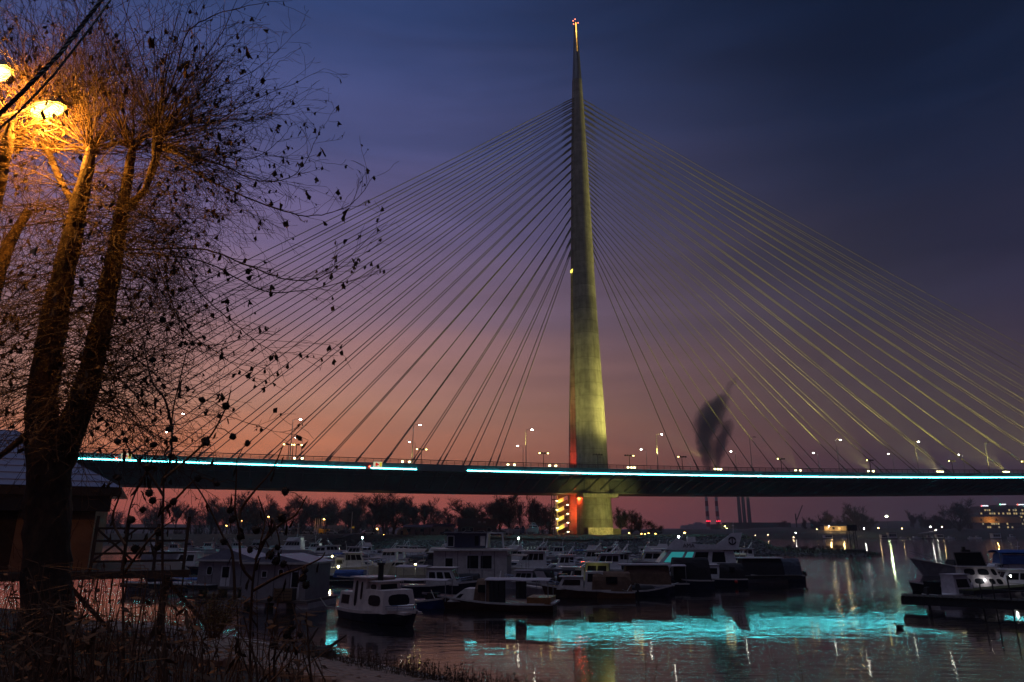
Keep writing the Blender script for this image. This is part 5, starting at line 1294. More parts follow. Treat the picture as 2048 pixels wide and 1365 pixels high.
house("warm lit house under the round bare tree on the far bank", 1668, 1062, 690, 22, 9, 4.2, 2.0, 0, mat("warm_wall", (.5, .38, .22), .8, var=.3), RF, [(.1, .2, .3, .8, emis("warm_window", (1, .6, .2), 1.2)), (.35, .45, .3, .8, GLASS), (.6, .7, .3, .8, emis("warm_window", (1, .6, .2), 1.2))], None)
b = px(1668, 1058, 682); point((b.x - 5, 680, 9), 2500, (1, .6, .22), .5, None, "house_lamp_light"); point((b.x + 7, 680, 9), 2000, (1, .65, .25), .5, None, "house_lamp_light")
house("house with greenish lit windows right of the warm lit house", 1692, 1058, 720, 14, 8, 5, 1.5, 0, WLD, RF, [(.1, .45, .4, .8, emis("green_window", (.6, .8, .3), 1.0)), (.6, .8, .4, .8, emis("green_window", (.6, .8, .3), 1.0))], None)
house("long low building lit orange below the office block", 1985, 1046, 1000, 70, 14, 8, 2.5, 0, mat("orange_wall", (.32, .2, .12), .8, var=.4), RF, [(.2, .24, .3, .7, GLASS), (.5, .54, .3, .7, GLASS)], None)
b = px(1984, 1046, 990); point((b.x, 985, b.z + 2), 6000, (1, .5, .12), .5, None, "yard_lamp_light")
# boathouses and boats along the far bank
def farboat(label, x0, x1, yt, kind, m_=WHITE):
    a = wl(x0, 1079.5); c_ = wl(x1, 1079.5); Y = 640; a = px(x0, 1079, Y); c_ = px(x1, yt, Y); W = c_.x - a.x; H = c_.z
    o = thing("moored_houseboat" if kind == 'h' else "moored_boat", label, "boat", ((a.x + c_.x) / 2, Y, 0), 0, "boats along the far bank")
    if kind == 'h':
        q = MB(); q.box((0, 0, .3), (W * 1.1, 5, .6)); q.build("pontoon", DKWOOD, o); c = Cab(-W / 2, W / 2, 4, .6, H, 0, 0, .1); c.build("cabin", m_, o); c.row(o, 'R', 3, .3, .75); q = MB(); q.box((0, 0, H + .1), (W * 1.06, 4.4, .2)); q.build("roof", RFL, o)
    else:
        orient(hull_mesh(W, W * .3, H * .45, .4, .3, .3).build("hull", m_, o)); c = Cab(-W * .2, W * .2, W * .2, H * .45, H, 0, W * .1, .1); c.build("cabin", WHITE, o); c.row(o, 'R', 2, .3, .8)
for a_ in (("white boathouse with dark arch at the left of the far bank", 1648, 1663, 1070, 'h'), ("small white boat right of the boathouse with dark arch", 1684, 1694, 1075, 'b'), ("white boat below the brightest far bank lamp", 1762, 1772, 1070, 'h', OFFWH), ("two-deck pale boat right of the brightest far bank lamp", 1776, 1791, 1066, 'h', OFFWH),
           ("low pale boat in the middle of the far bank", 1796, 1812, 1074, 'b'), ("long low boat left of the canopied landing stage", 1820, 1842, 1073, 'b'), ("white boat below the canopied landing stage", 1850, 1864, 1071, 'b'), ("pale boat right of the canopied landing stage", 1872, 1884, 1069, 'h', OFFWH), ("small boat below the large spreading tree", 1892, 1908, 1073, 'b'),
           ("low white boat left of the far houseboat at the right edge", 1936, 1946, 1073, 'b'), ("white cabin boat next to the far houseboat at the right edge", 1948, 1962, 1072, 'b'), ("white far houseboat with dark windows at the right edge", 1984, 1998, 1067, 'h'), ("grey far boat at the right edge", 2016, 2030, 1069, 'b', LAVP)): farboat(*a_)
b = px(1853, 1066, 640); o = thing("landing_stage", "canopied landing stage with sloping roof on the far bank", "landing stage", (b.x, 640, 0)); q = MB(); q.box((0, 0, .5), (13, 5, .6)); q.build("platform", DKWOOD, o); q = MB(); q.hexa([(-6.5, -3, 4.6), (5.5, -3, 5.4), (5.5, 3, 5.4), (-6.5, 3, 4.6)], [(-6.5, -3, 4.8), (5.5, -3, 6.4), (5.5, 3, 6.4), (-6.5, 3, 4.8)]); orient(q.build("roof", RFL, o))
for xx in (-5.5, 0, 5):
    q = MB(); q.box((xx, -2.6, 2.7), (.3, .3, 4.4)); q.build("post", DKWOOD, o)
def farlamp(label, x, y, Y, s, m_, zb=2):
    b = px(x, y, Y); o = thing("far_lamp", label, "lamp post", (b.x, Y, zb), 0, "lamps along the far bank"); h = b.z - zb
    q = MB(); q.tube([(0, 0, 0), (0, 0, h)], .12, 5); q.build("pole", DKMET, o); q = MB(); q.ball((0, 0, h), s, 8, 6); q.build("lamp", m_, o)
FW = emis("far_lamp_white", (1, .95, .85), 90); FO = emis("far_lamp_orange", (1, .65, .3), 60); FG = emis("far_lamp_green_white", (.85, 1, .55), 160)
for a_ in (("brightest greenish white lamp on the far bank", 1773, 1033, 655, .75, FG, 4), ("white lamp in front of the warm lit house", 1658, 1053, 655, .38, FW), ("white lamp right of the navigation sign tower", 1728, 1058, 650, .42, FW), ("orange-white lamp left of the brightest far bank lamp", 1757, 1056.5, 650, .32, FO), ("small orange lamp right of the brightest far bank lamp", 1804, 1057.5, 650, .24, FO),
           ("white lamp above the canopied landing stage, left", 1861, 1054, 640, .34, FW), ("greenish lamp under the canopied landing stage", 1872, 1060, 637, .28, FW), ("orange lamp above the canopied landing stage, right", 1884, 1054, 640, .32, FO), ("small white lamp left of the warm lit house", 1634, 1059, 650, .16, FO), ("yellow lamp on the far bank below the crane", 1587, 1075, 645, .22, FO), ("white lamp on the far bank below the crane", 1591, 1066, 645, .22, FW),
           ("orange lamp on the far bank left of the crane", 1536, 1070, 655, .2, FO), ("yellow lamp on the far bank below the power station", 1511, 1071, 655, .18, FO), ("white lamp at the foot of the left power station annex", 1470, 1062, 900, .5, FW)): farlamp(*a_)
# navigation tower on the spit
b = px(1708, 1110, 186); o = thing("navigation_tower", "dark navigation board on four thin legs standing on the spit", "sign", (b.x, 186, .2)); zt = px(1708, 1052, 186).z
for sx in (-1, 1):
    for sy in (-1, 1):
        q = MB(); q.tube([(sx * .9, sy * .9, -.3), (sx * .8, sy * .5, zt - .4)], .07, 5); q.build("leg", DKMET, o)
q = MB()
for k in range(4):
    z0 = zt * k / 4; q.tube([(-.9, -.8, z0), (.85, -.7, z0 + zt / 4)], .04, 4); q.tube([(.9, -.8, z0), (-.85, -.7, z0 + zt / 4)], .04, 4)
q.build("bracing", DKMET, o); q = MB(); q.box((0, -.7, zt - .7), (2.5, .12, 1.5)); q.build("board", mat("nav_board_dark", (.02, .02, .03), .6), o); q = MB(); q.box((.2, 0, .3), (5.5, 2.0, .9)); q.build("base", mat("nav_base_stone", (.06, .06, .06), .9), o)

# ------------------------------------------------------------------ smoke plumes
def plume(label, pts, dens, seed):
    D = 900.0; P = [px(x, y, D) for x, y, w in pts]; W = [w / pxm(D, 80) for x, y, w in pts]; z0, z1 = P[0].z, P[-1].z; x0 = P[0].x; XS = 60.0; WS = 40.0
    m = bpy.data.materials.new("smoke"); m.use_nodes = True; nt = m.node_tree; nt.nodes.remove(nt.nodes["Principled BSDF"]); N = nt.nodes.new; L = nt.links.new
    pv = N("ShaderNodeVolumePrincipled"); pv.inputs["Color"].default_value = (.15, .13, .17, 1); pv.inputs["Anisotropy"].default_value = 0
    tc = N("ShaderNodeTexCoord"); sp = N("ShaderNodeSeparateXYZ"); L(tc.outputs["Object"], sp.inputs[0])
    def mth(op, a, b=None, c=None):
        n = N("ShaderNodeMath"); n.operation = op
        for i, v in enumerate((a, b, c)):
            if v is None: continue
            if isinstance(v, (int, float)): n.inputs[i].default_value = v
            else: L(v, n.inputs[i])
        return n.outputs[0]
    tz = mth('DIVIDE', sp.outputs["Z"], z1 - z0)
    def curve(vals):
        fc = N("ShaderNodeFloatCurve"); cu = fc.mapping.curves[0]; T = [(p.z - z0) / (z1 - z0) for p in P]
        while len(cu.points) < len(T): cu.points.new(.5, .5)
        for pt, t, v in zip(cu.points, T, vals): pt.location = (t, v)
        fc.mapping.update(); L(tz, fc.inputs["Value"]); return fc.outputs[0]
    xc = mth('MULTIPLY_ADD', curve([(p.x - x0) / XS + .5 for p in P]), XS, -.5 * XS); wc = mth('MULTIPLY', curve([w / WS for w in W]), WS * .62)
    nz = N("ShaderNodeTexNoise"); nz.inputs["Scale"].default_value = .11; nz.inputs["Detail"].default_value = 5; nz.inputs["Roughness"].default_value = .6; mp = N("ShaderNodeMapping"); mp.inputs["Location"].default_value = (seed, seed * 2, 0); mp.inputs["Scale"].default_value = (1, 1, .8); L(tc.outputs["Object"], mp.inputs[0]); L(mp.outputs[0], nz.inputs["Vector"])
    dx = mth('SUBTRACT', sp.outputs["X"], xc); r2 = mth('ADD', mth('MULTIPLY', dx, dx), mth('MULTIPLY', sp.outputs["Y"], sp.outputs["Y"])); rad = mth('DIVIDE', mth('SQRT', r2), wc)
    f = mth('SUBTRACT', 1.0, rad); f = mth('ADD', f, mth('MULTIPLY', mth('SUBTRACT', nz.outputs["Fac"], .50), 1.5)); f = mth('MINIMUM', mth('MAXIMUM', f, 0.0), 1.0)
    ed = mth('MAXIMUM', mth('MINIMUM', mth('MULTIPLY', mth('SUBTRACT', 1.35, rad), 4.0), 1.0), 0.0)
    fade = mth('SUBTRACT', 1.0, mth('MULTIPLY', mth('POWER', mth('MAXIMUM', mth('MINIMUM', tz, 1.0), 0.0), 6.0), .9))
    L(mth('MULTIPLY', mth('MULTIPLY', mth('MULTIPLY', f, ed), fade), dens), pv.inputs["Density"]); L(pv.outputs[0], nt.nodes["Material Output"].inputs["Volume"])
    q = MB(); rings = []
    for p, w in zip(P, W): rings.append([(p.x - x0 + w * .9 * math.cos(R(30 * k)), w * .9 * math.sin(R(30 * k)), p.z - z0) for k in range(12)])
    q.loft(rings); o = orient(q.build("smoke_plume", m, loc=(x0, D, z0))); return tag(o, label, "smoke", "smoke plumes")
plume("large left smoke plume rising behind the stays", [(1417, 960, 8), (1415, 930, 18), (1412, 900, 31), (1411, 872, 38), (1416, 846, 50), (1426, 822, 54), (1434, 804, 44), (1446, 790, 34)], .24, 1)
plume("thin upper wisp of smoke drifting right", [(1438, 806, 30), (1452, 784, 24), (1466, 764, 20), (1482, 748, 12)], .06, 5)
plume("smaller right smoke plume rising behind the stays", [(1436, 960, 7), (1435, 930, 17), (1438, 900, 28), (1447, 872, 30), (1453, 850, 28), (1456, 836, 16)], .21, 9)
# ------------------------------------------------------------------ near bank
NEARG = mat("near_bank_earth", (0.03, 0.021, 0.014), .95, var=.6, scale=1.2, bump=.7, bscale=5, bdist=.08)
EDGE = [Vector(p) for p in ((-60, 62, .35), (-30, 46, .35), (-17.5, 37, .35), (-9.5, 30.6, .35), (-2.8, 24.3, .35), (3, 20.5, .3), (12, 16.5, .3), (28, 13.5, .3), (60, 10, .3))]
NEAR = [Vector(p) for p in ((-60, -4, 3.4), (-30, 0, 3.4), (-16, 4, 3.35), (-8, 5.5, 3.3), (-3, 5, 3.3), (1, 4.5, 3.3), (7, 3, 3.3), (18, 0, 3.3), (50, -6, 3.3))]
def edge_at(u):
    k = min(len(EDGE) - 2, int(u)); return EDGE[k].lerp(EDGE[k + 1], u - k), NEAR[k].lerp(NEAR[k + 1], u - k)
def bank_pt(u, s):
    e, n = edge_at(u); return n.lerp(e, s)
def near_bank():
    us = np.linspace(0, 8, 60); ss = [-.5, 0, .1, .2, .3, .4, .5, .6, .7, .8, .9, 1.0]; vs = []; fs = []
    for u in us:
        e, n = edge_at(u)
        for s in ss:
            p = n.lerp(e, s) if s >= 0 else n + Vector((0, -25, .2))
            if 0 < s < 1: p.z += mnoise.noise(p * .35) * .14 - .06
            vs.append(p)
        d = (e - n); d.z = 0; d.normalize(); vs.append(e + d * .25 + Vector((0, 0, -.6))); vs.append(e + d * 3 + Vector((0, 0, -2.0)))
    n = len(ss) + 2
    for i in range(len(us) - 1):
        for j in range(n - 1): fs.append((i * n + j, (i + 1) * n + j, (i + 1) * n + j + 1, i * n + j + 1))
    m = MB(); m.add(vs, fs); g = tag(m.build("river_bank", NEARG, smooth=True), kind="structure", label="dark near bank with a paved stone slope down to the water")
    PS = mat("paving_stone", (.27, .20, .155), .85, var=.5, scale=2.5, bump=.4, bscale=9)
    r = random.Random(4); protos = []
    for k in range(5):
        q = MB(); P = []
        for z, sc in ((-.12, 1), (.05, 1), (.09, .86)):
            P.append([(x * sc * r.uniform(.88, 1.05), y * sc * r.uniform(.85, 1.05), z + r.uniform(-.015, .015)) for x, y in ((-.42, -.24), (0, -.27), (.42, -.24), (.44, .2), (.05, .27), (-.42, .23))])
        q.loft(P); me = q.mesh("paving_stone"); me.materials.append(PS); protos.append(me)
    cnt = 0
    for row in range(13):
        for cidx in range(23):
            u = 1.75 + (cidx + .5 * (row % 2)) * .108; s = .985 - row * .024
            if cnt >= 300: break
            p = bank_pt(u, s); p2 = bank_pt(u + .05, s); e, n_ = edge_at(u); d = p2 - p
            o = link("paving_stone", r.choice(protos), g, p + Vector((0, 0, .05))); sl = math.atan2(n_.z - e.z, (n_ - e).xy.length)
            o.rotation_euler = (r.uniform(-.06, .06), r.uniform(-.05, .05), math.atan2(d.y, d.x) + r.uniform(-.06, .06)); L = d.length / .05 * .108
            o.scale = (L / .90 * r.uniform(.9, 1.0), 1.15 * r.uniform(.9, 1.1), r.uniform(.8, 1.5)); cnt += 1
    CP = mat("coping_stone", (.34, .28, .24), .8, var=.35, scale=2, bump=.3)
    for i in range(26):
        u = 1.9 + i * .085; p = bank_pt(u, 1.0); p2 = bank_pt(u + .08, 1.0); q = MB(); q.box((0, 0, 0), ((p2 - p).length * .95, .5, .3)); o = q.build("coping_stone", CP, g, loc=(p + p2) / 2 + Vector((0, 0, .1)), rz=math.atan2((p2 - p).y, (p2 - p).x))
near_bank()
# dark log at the water's edge
p = wl(600, 1326, .3); o = thing("fallen_log", "thick dark log with ragged end lying at the edge of the stone slope", "log", (p.x, p.y, .25), R(-28)); q = MB(); r = random.Random(6)
q.loft([[(x, w * math.cos(R(36 * k)) * r.uniform(.85, 1.12), .3 + w * math.sin(R(36 * k)) * r.uniform(.85, 1.12)) for k in range(10)] for x, w in ((-1.7, .18), (-1.5, .32), (-.8, .38), (0, .42), (.8, .40), (1.3, .44), (1.5, .30), (1.62, .1))]); orient(q.build("trunk", DKWOOD, o))
for a, b_ in (((1.2, .1, .6), (1.9, .3, 1.1)), ((.3, 0, .7), (.6, .2, 1.3)), ((1.4, -.2, .5), (2.0, -.5, .7))):
    q = MB(); q.tube([a, b_], [.08, .03], 5); q.build("branch_stub", DKWOOD, o)

# ------------------------------------------------------------------ waterside house on the left
def splav():
    c = px(245, 968, 24); o = thing("waterside_house", "waterside house with blue-grey hip roof and tan walls at the left edge", "house", (c.x - 6.95, 25.96, 3.8), R(27))
    Wx, Dy, He = 9.2, 8.0, 2.55; TAN = mat("tan_plaster", (.30, .21, .14), .85, var=.35, scale=1.2)
    w = Cab(-Wx / 2, Wx / 2, Dy, 0, He, 0, 0, 0); w.build("wall", TAN, o); w.window(o, 'R', .12, .24, .3, .75, frame=DKWOOD); w.window(o, 'R', .40, .52, .3, .75, frame=DKWOOD); w.window(o, 'R', .68, .76, .02, .75, m=DKWOOD, name="door")
    e, f, z = Wx / 2 + .7, Dy / 2 + .9, He + .15; q = MB()
    q.add([(-e, -f, z), (e, -f, z), (e, f, z), (-e, f, z), (-e * .25, 0, z + 2.3), (e * .25, 0, z + 2.3)], [(0, 1, 5, 4), (1, 2, 5), (2, 3, 4, 5), (3, 0, 4), (0, 3, 2, 1)]); rf = orient(q.build("roof", mat("blue_grey_sheet_roof2", (.22, .24, .33), .4, .1, var=.15), o))
    for i in range(8):                                   # sheet courses on the front slope
        u = .08 + i * .115; a = Vector((-e, -f, z)).lerp(Vector((-e * .25, 0, z + 2.3)), u); b = Vector((e, -f, z)).lerp(Vector((e * .25, 0, z + 2.3)), u); q = MB(); q.beam(a, b, .05, .05); q.build("roof_batten", mat("roof_seam", (.2, .22, .3), .5), rf)
    q = MB(); q.box((0, -f + .05, z - .16), (e * 2, .08, .28)); q.build("fascia_board", DKWOOD, o)
    q = MB(); q.box((0, -f + .3, z - .55), (e * 1.9, .5, .5)); q.build("eave_strip", DKCAN, o)  # dark strip along the underside of the front eave
    q = MB(); q.box((1.0, 0, -.12), (Wx + 4.2, Dy + 2.4, .24)); q.build("platform", DKWOOD, o)
    for xx in np.linspace(-Wx / 2, Wx / 2 + 2.4, 5):
        q = MB(); q.box((xx, -Dy / 2 - .8, -2.1), (.22, .22, 4.0)); q.build("pile", DKWOOD, o)
        q = MB(); q.beam((xx, -Dy / 2 - .8, -.3), (xx + 1.5, -Dy / 2 - .8, -1.9), .12, .12); q.build("brace", DKWOOD, o)
    # terrace rails at the right end
    x0, x1, y = Wx / 2 + .15, Wx / 2 + 2.9, -Dy / 2 - 1.0
    for k, xx in enumerate(np.linspace(x0, x1, 4)):
        q = MB(); q.box((xx, y, .75), (.10, .10, 1.5 + (.5 if k in (0, 3) else 0))); q.build("terrace_post", DKWOOD, o)
    for zz in (.3, .55, .95, 1.35):
        q = MB(); q.beam((x0, y - .03, zz), (x1, y - .03, zz), .05, .07); q.build("terrace_rail", DKWOOD, o)
    q = MB(); q.beam((x0, y - .06, .3), (x0 + 1.2, y - .06, 1.35), .05, .07); q.build("terrace_brace", DKWOOD, o)
    q = MB(); q.beam((x0 + 1.2, y - .06, .3), (x0, y - .06, 1.35), .05, .07); q.build("terrace_brace", DKWOOD, o)
    for k in range(10):
        q = MB(); q.box((x0 - 1 + k * .42, y - .08, -.62), (.05, .05, .75)); q.build("baluster", DKWOOD, o)
splav()

# ------------------------------------------------------------------ sodium street lamps
def sodium(label, x, y, Y, xp, Yp, e, tilt=0.0, name="street_lamp"):
    c = px(x, y, Y); b = px(xp, y, Yp); o = thing(name, label, "street lamp", (b.x, Yp, 3.0), 0, "sodium street lamps"); lc = c - o.location
    q = MB(); q.tube([(0, 0, 0), (0, 0, lc.z * .6), (0, 0, lc.z + .15)], [.09, .075, .055], 10); q.build("pole", mat("lamp_pole_wood", (.06, .045, .035), .6, var=.2), o)
    q = MB(); q.tube([(0, 0, lc.z + .1), (lc.x * .3, lc.y * .3, lc.z + .22), (lc.x * .85, lc.y * .85, lc.z + .12)], .03, 8); q.build("arm", STEEL, o)
    d = Vector((lc.x, lc.y, 0)).normalized(); s = Vector((-d.y, d.x, 0)); rings = []
    for u, w, h in ((-.40, .05, .05), (-.27, .12, .10), (0, .17, .14), (.22, .14, .12), (.34, .05, .04)):
        rings.append([lc + d * u + s * (w * math.cos(R(a))) + Vector((0, 0, .02 + h * math.sin(R(a)))) for a in range(0, 181, 20)])
    q = MB(); q.loft(rings); orient(q.build("hood", mat("lamp_hood", (.18, .16, .14), .5), o, smooth=True))
    rings = [[lc + d * (u * .30) + s * (w * .14 * math.cos(R(a))) + Vector((0, 0, .015 + w * .07 * math.sin(R(a)))) for a in range(180, 361, 20)] for u, w in ((-1, .3), (-.6, .8), (0, 1), (.6, .85), (.95, .3))]
    q = MB(); q.loft(rings); orient(q.build("lens", emis("sodium_lens", (1.0, .62, .16), 6), o, smooth=True))
    point(c + Vector((0, 0, -.22)), e, (1.0, .36, .035), .08, None, "sodium_light")
sodium("glowing sodium street lamp among the branches of the foreground tree", 94, 222, 8.6, -110, 9.6, 480)
sodium("glowing sodium street lamp cut by the left edge of the picture", -12, 150, 8.4, -190, 9.4, 440)
# twisted overhead cables
def twisted(label, pts, rr, off, turns, name="overhead_cable"):
    P = [px(*p) for p in pts]; o = thing(name, label, "cable", P[-1], 0, "twisted overhead cables"); N = 90
    def at(u):
        u = min(max(u, 0), .9999) * (len(P) - 1); k = int(u); return P[k].lerp(P[k + 1], u - k)
    m_ = mat("cable_black_pvc", (.02, .018, .016), .35)
    for s in range(3):
        L = []
        for i in range(N + 1):
            u = i / N; d = (at(u + .01) - at(u - .01)).normalized(); a = d.orthogonal().normalized(); b = d.cross(a); t = 2 * math.pi * (u * turns + s / 3); L.append(at(u) + (a * math.cos(t) + b * math.sin(t)) * off - P[-1])
        q = MB(); q.tube(L, rr, 7); q.build("strand", m_, o, smooth=True)
twisted("thick twisted black overhead cable crossing the upper left corner", [(255, -70, 5.6), (190, 18, 5.3), (120, 108, 5.1), (40, 190, 5.0), (-60, 285, 4.9)], .009, .010, 11)
twisted("thinner twisted cable running below the thick overhead cable", [(250, -40, 5.7), (178, 60, 5.4), (108, 150, 5.2), (40, 222, 5.1), (-50, 300, 5.0)], .005, .006, 16)

# ------------------------------------------------------------------ the foreground tree
PBARK = mat("plane_tree_bark", (.10, .062, .036), .85, scale=5.5, bump=1.0, bscale=16, col2=(.018, .013, .009), stretch=(1, 1, .45), bdist=.03)
TWIG = mat("twig_bark", (.085, .05, .027), .8, var=.3)
LEAFM = mat("dry_leaf", (.10, .06, .03), .8, var=.4)
def limb(parent, pts, name, m_=PBARK, n=14, seed=0):
    "pts: (x, y, radius px, depth)"
    C = [px(x, y, Y) for x, y, r_, Y in pts]; W = [r_ * Y / F for x, y, r_, Y in pts]; rings = []; S = 7
    for i in range((len(C) - 1) * S + 1):
        k = min(len(C) - 2, i // S); f = i / S - k; f2 = f * f * (3 - 2 * f); c = C[k].lerp(C[k + 1], f); w = W[k] + (W[k + 1] - W[k]) * f
        d = (C[k + 1] - C[k]).normalized(); a = (Vector((0, -1, 0)) - d * d.dot(Vector((0, -1, 0)))).normalized(); b = d.cross(a)
        ring = []
        for j in range(n):
            t = 2 * math.pi * j / n; q = a * math.cos(t) + b * math.sin(t); nz = mnoise.noise((c + q * w) * 5 + Vector((seed, 0, 0))) * .16 + mnoise.noise((c + q * w) * 14) * .06
            ring.append(c + q * w * (1 + nz) - parent.location)
        rings.append(ring)
    q = MB(); q.loft(rings); return orient(q.build(name, m_, parent, smooth=True))
def leaf_meshes(m_, nm="leaf", size=.05):
    out = []; r = random.Random(12)
    for k in range(6):
        pts = [(0, 0, 0)]; n = 9
        for i in range(n):
            a = 2 * math.pi * i / n; rad = size * (1.0 if i % 2 == 0 else .55) * r.uniform(.75, 1.15)
            pts.append((rad * math.cos(a) * .62, r.uniform(-.5, .5) * size + abs(math.cos(a)) * size * .5, rad * math.sin(a) - size * .9))
        q = MB(); q.add(pts, [(0, i + 1, (i + 1) % n + 1) for i in range(n)]); me = q.mesh(nm); me.materials.append(m_); out.append(me)
    return out
LEAF = leaf_meshes(LEAFM)
class Twigs:
    def __init__(s, seed): s.r = random.Random(seed); s.poly = []; s.tips = []
    def shoot(s, p, d, L, rad, lev, droop=.0, up=0.0, curl=.10, leaf=.2):
        r = s.r; step = {0: .14, 1: .09, 2: .06}[lev]; n = max(2, int(L / step)); q = p.copy(); d = d.normalized(); pts = [q.copy()]; W = [rad]
        for i in range(n):
            u = i / n
            d = (d + Vector((r.gauss(0, 1), r.gauss(0, 1), r.gauss(0, 1))) * curl + Vector((0, 0, -droop * (1 - u) + up * u))).normalized()
            q = q + d * step; pts.append(q.copy()); W.append(max(.0027, rad * (1 - .8 * (i + 1) / n)))
            if lev < 2 and u > .12 and r.random() < (.62 if lev == 0 else .5):
                sd = Vector((r.gauss(0, 1), r.gauss(0, 1), r.gauss(0, .8))); sd = (sd - d * sd.dot(d)).normalized()
                s.shoot(q, d * .75 + sd * .7, (r.uniform(.3, .95) if lev == 0 else r.uniform(.10, .32)) * (1.1 - .5 * u), W[-1] * .6, lev + 1, droop * .5, up * .6, .19, leaf)
        s.poly.append((pts, W, lev))
        if lev > 0 and r.random() < leaf: s.tips.append(pts[-1])
        if lev > 0 and r.random() < leaf * .5: s.tips.append(pts[len(pts) // 2])
    def along(s, pix, rad, L1=(.2, .6), dens=.75, leaf=.45, up=.03):
        "an explicit branch through photograph pixels (x, y, depth), with side twigs"
        r = s.r; C = [px(*p) for p in pix]; pts = []; W = []; S = 8; N = (len(C) - 1) * S
        for i in range(N + 1):
            k = min(len(C) - 2, i // S); f = i / S - k
            a = C[max(k - 1, 0)]; b = C[k]; c = C[k + 1]; e = C[min(k + 2, len(C) - 1)]
            q = .5 * ((2 * b) + (c - a) * f + (2 * a - 5 * b + 4 * c - e) * f * f + (3 * b - a - 3 * c + e) * f ** 3); q += Vector((r.gauss(0, 1), r.gauss(0, 1), r.gauss(0, 1))) * .004
            pts.append(q); W.append(max(.003, rad * (1 - .8 * i / N)))
            if 2 < i and r.random() < dens:
                d = (pts[-1] - pts[-2]).normalized(); sd = Vector((r.gauss(0, 1), r.gauss(0, .8), r.gauss(0, 1))); sd = (sd - d * sd.dot(d)).normalized()
                s.shoot(q, d * .8 + sd * .6, r.uniform(*L1), W[-1] * .6, 1, 0, up, .12, leaf)
        s.poly.append((pts, W, 0)); s.tips.append(pts[-1])
    def build(s, parent, names=("branches", "twigs")):
        for nm, lo, hi, n in ((names[0], 0, 0, 5), (names[1], 1, 2, 3)):
            V, Fq = tubes_np([(p_, w_) for p_, w_, l_ in s.poly if lo <= l_ <= hi], n, tuple(parent.location)); me = np_mesh(nm, V, Fq); me.materials.append(TWIG)
            o = link(nm, me, parent); o["kind"] = "stuff"
def put_leaves(parent, tips, meshes, nobj, seed, name="leaf", sc=(.35, 1.6), rest="small_leaves"):
    r = random.Random(seed); tips = list(tips); r.shuffle(tips)
    tips.sort(key=lambda p: p.y)
    near, other = tips[:nobj], tips[nobj:]
    for p in near:
        o = link(name, r.choice(meshes), parent, p - parent.location); o.rotation_euler = (r.uniform(-.6, .6), r.uniform(-.6, .6), r.uniform(0, 6.3)); k = r.uniform(*sc); o.scale = (k * r.uniform(.4, 1.2), k * r.uniform(.4, 1.2), k * r.uniform(.7, 1.7))
    if other:
        q = MB()
        for p in other:
            me = r.choice(meshes); k = r.uniform(sc[0], sc[1]) * .8; M_ = Matrix.Rotation(r.uniform(0, 6.3), 3, 'Z') @ Matrix.Rotation(r.uniform(-.6, .6), 3, 'X')
            q.add([p - parent.location + M_ @ (v.co * k) for v in me.vertices], [tuple(f.vertices) for f in me.polygons])
        o = q.build(rest, meshes[0].materials[0], parent); o["kind"] = "stuff"

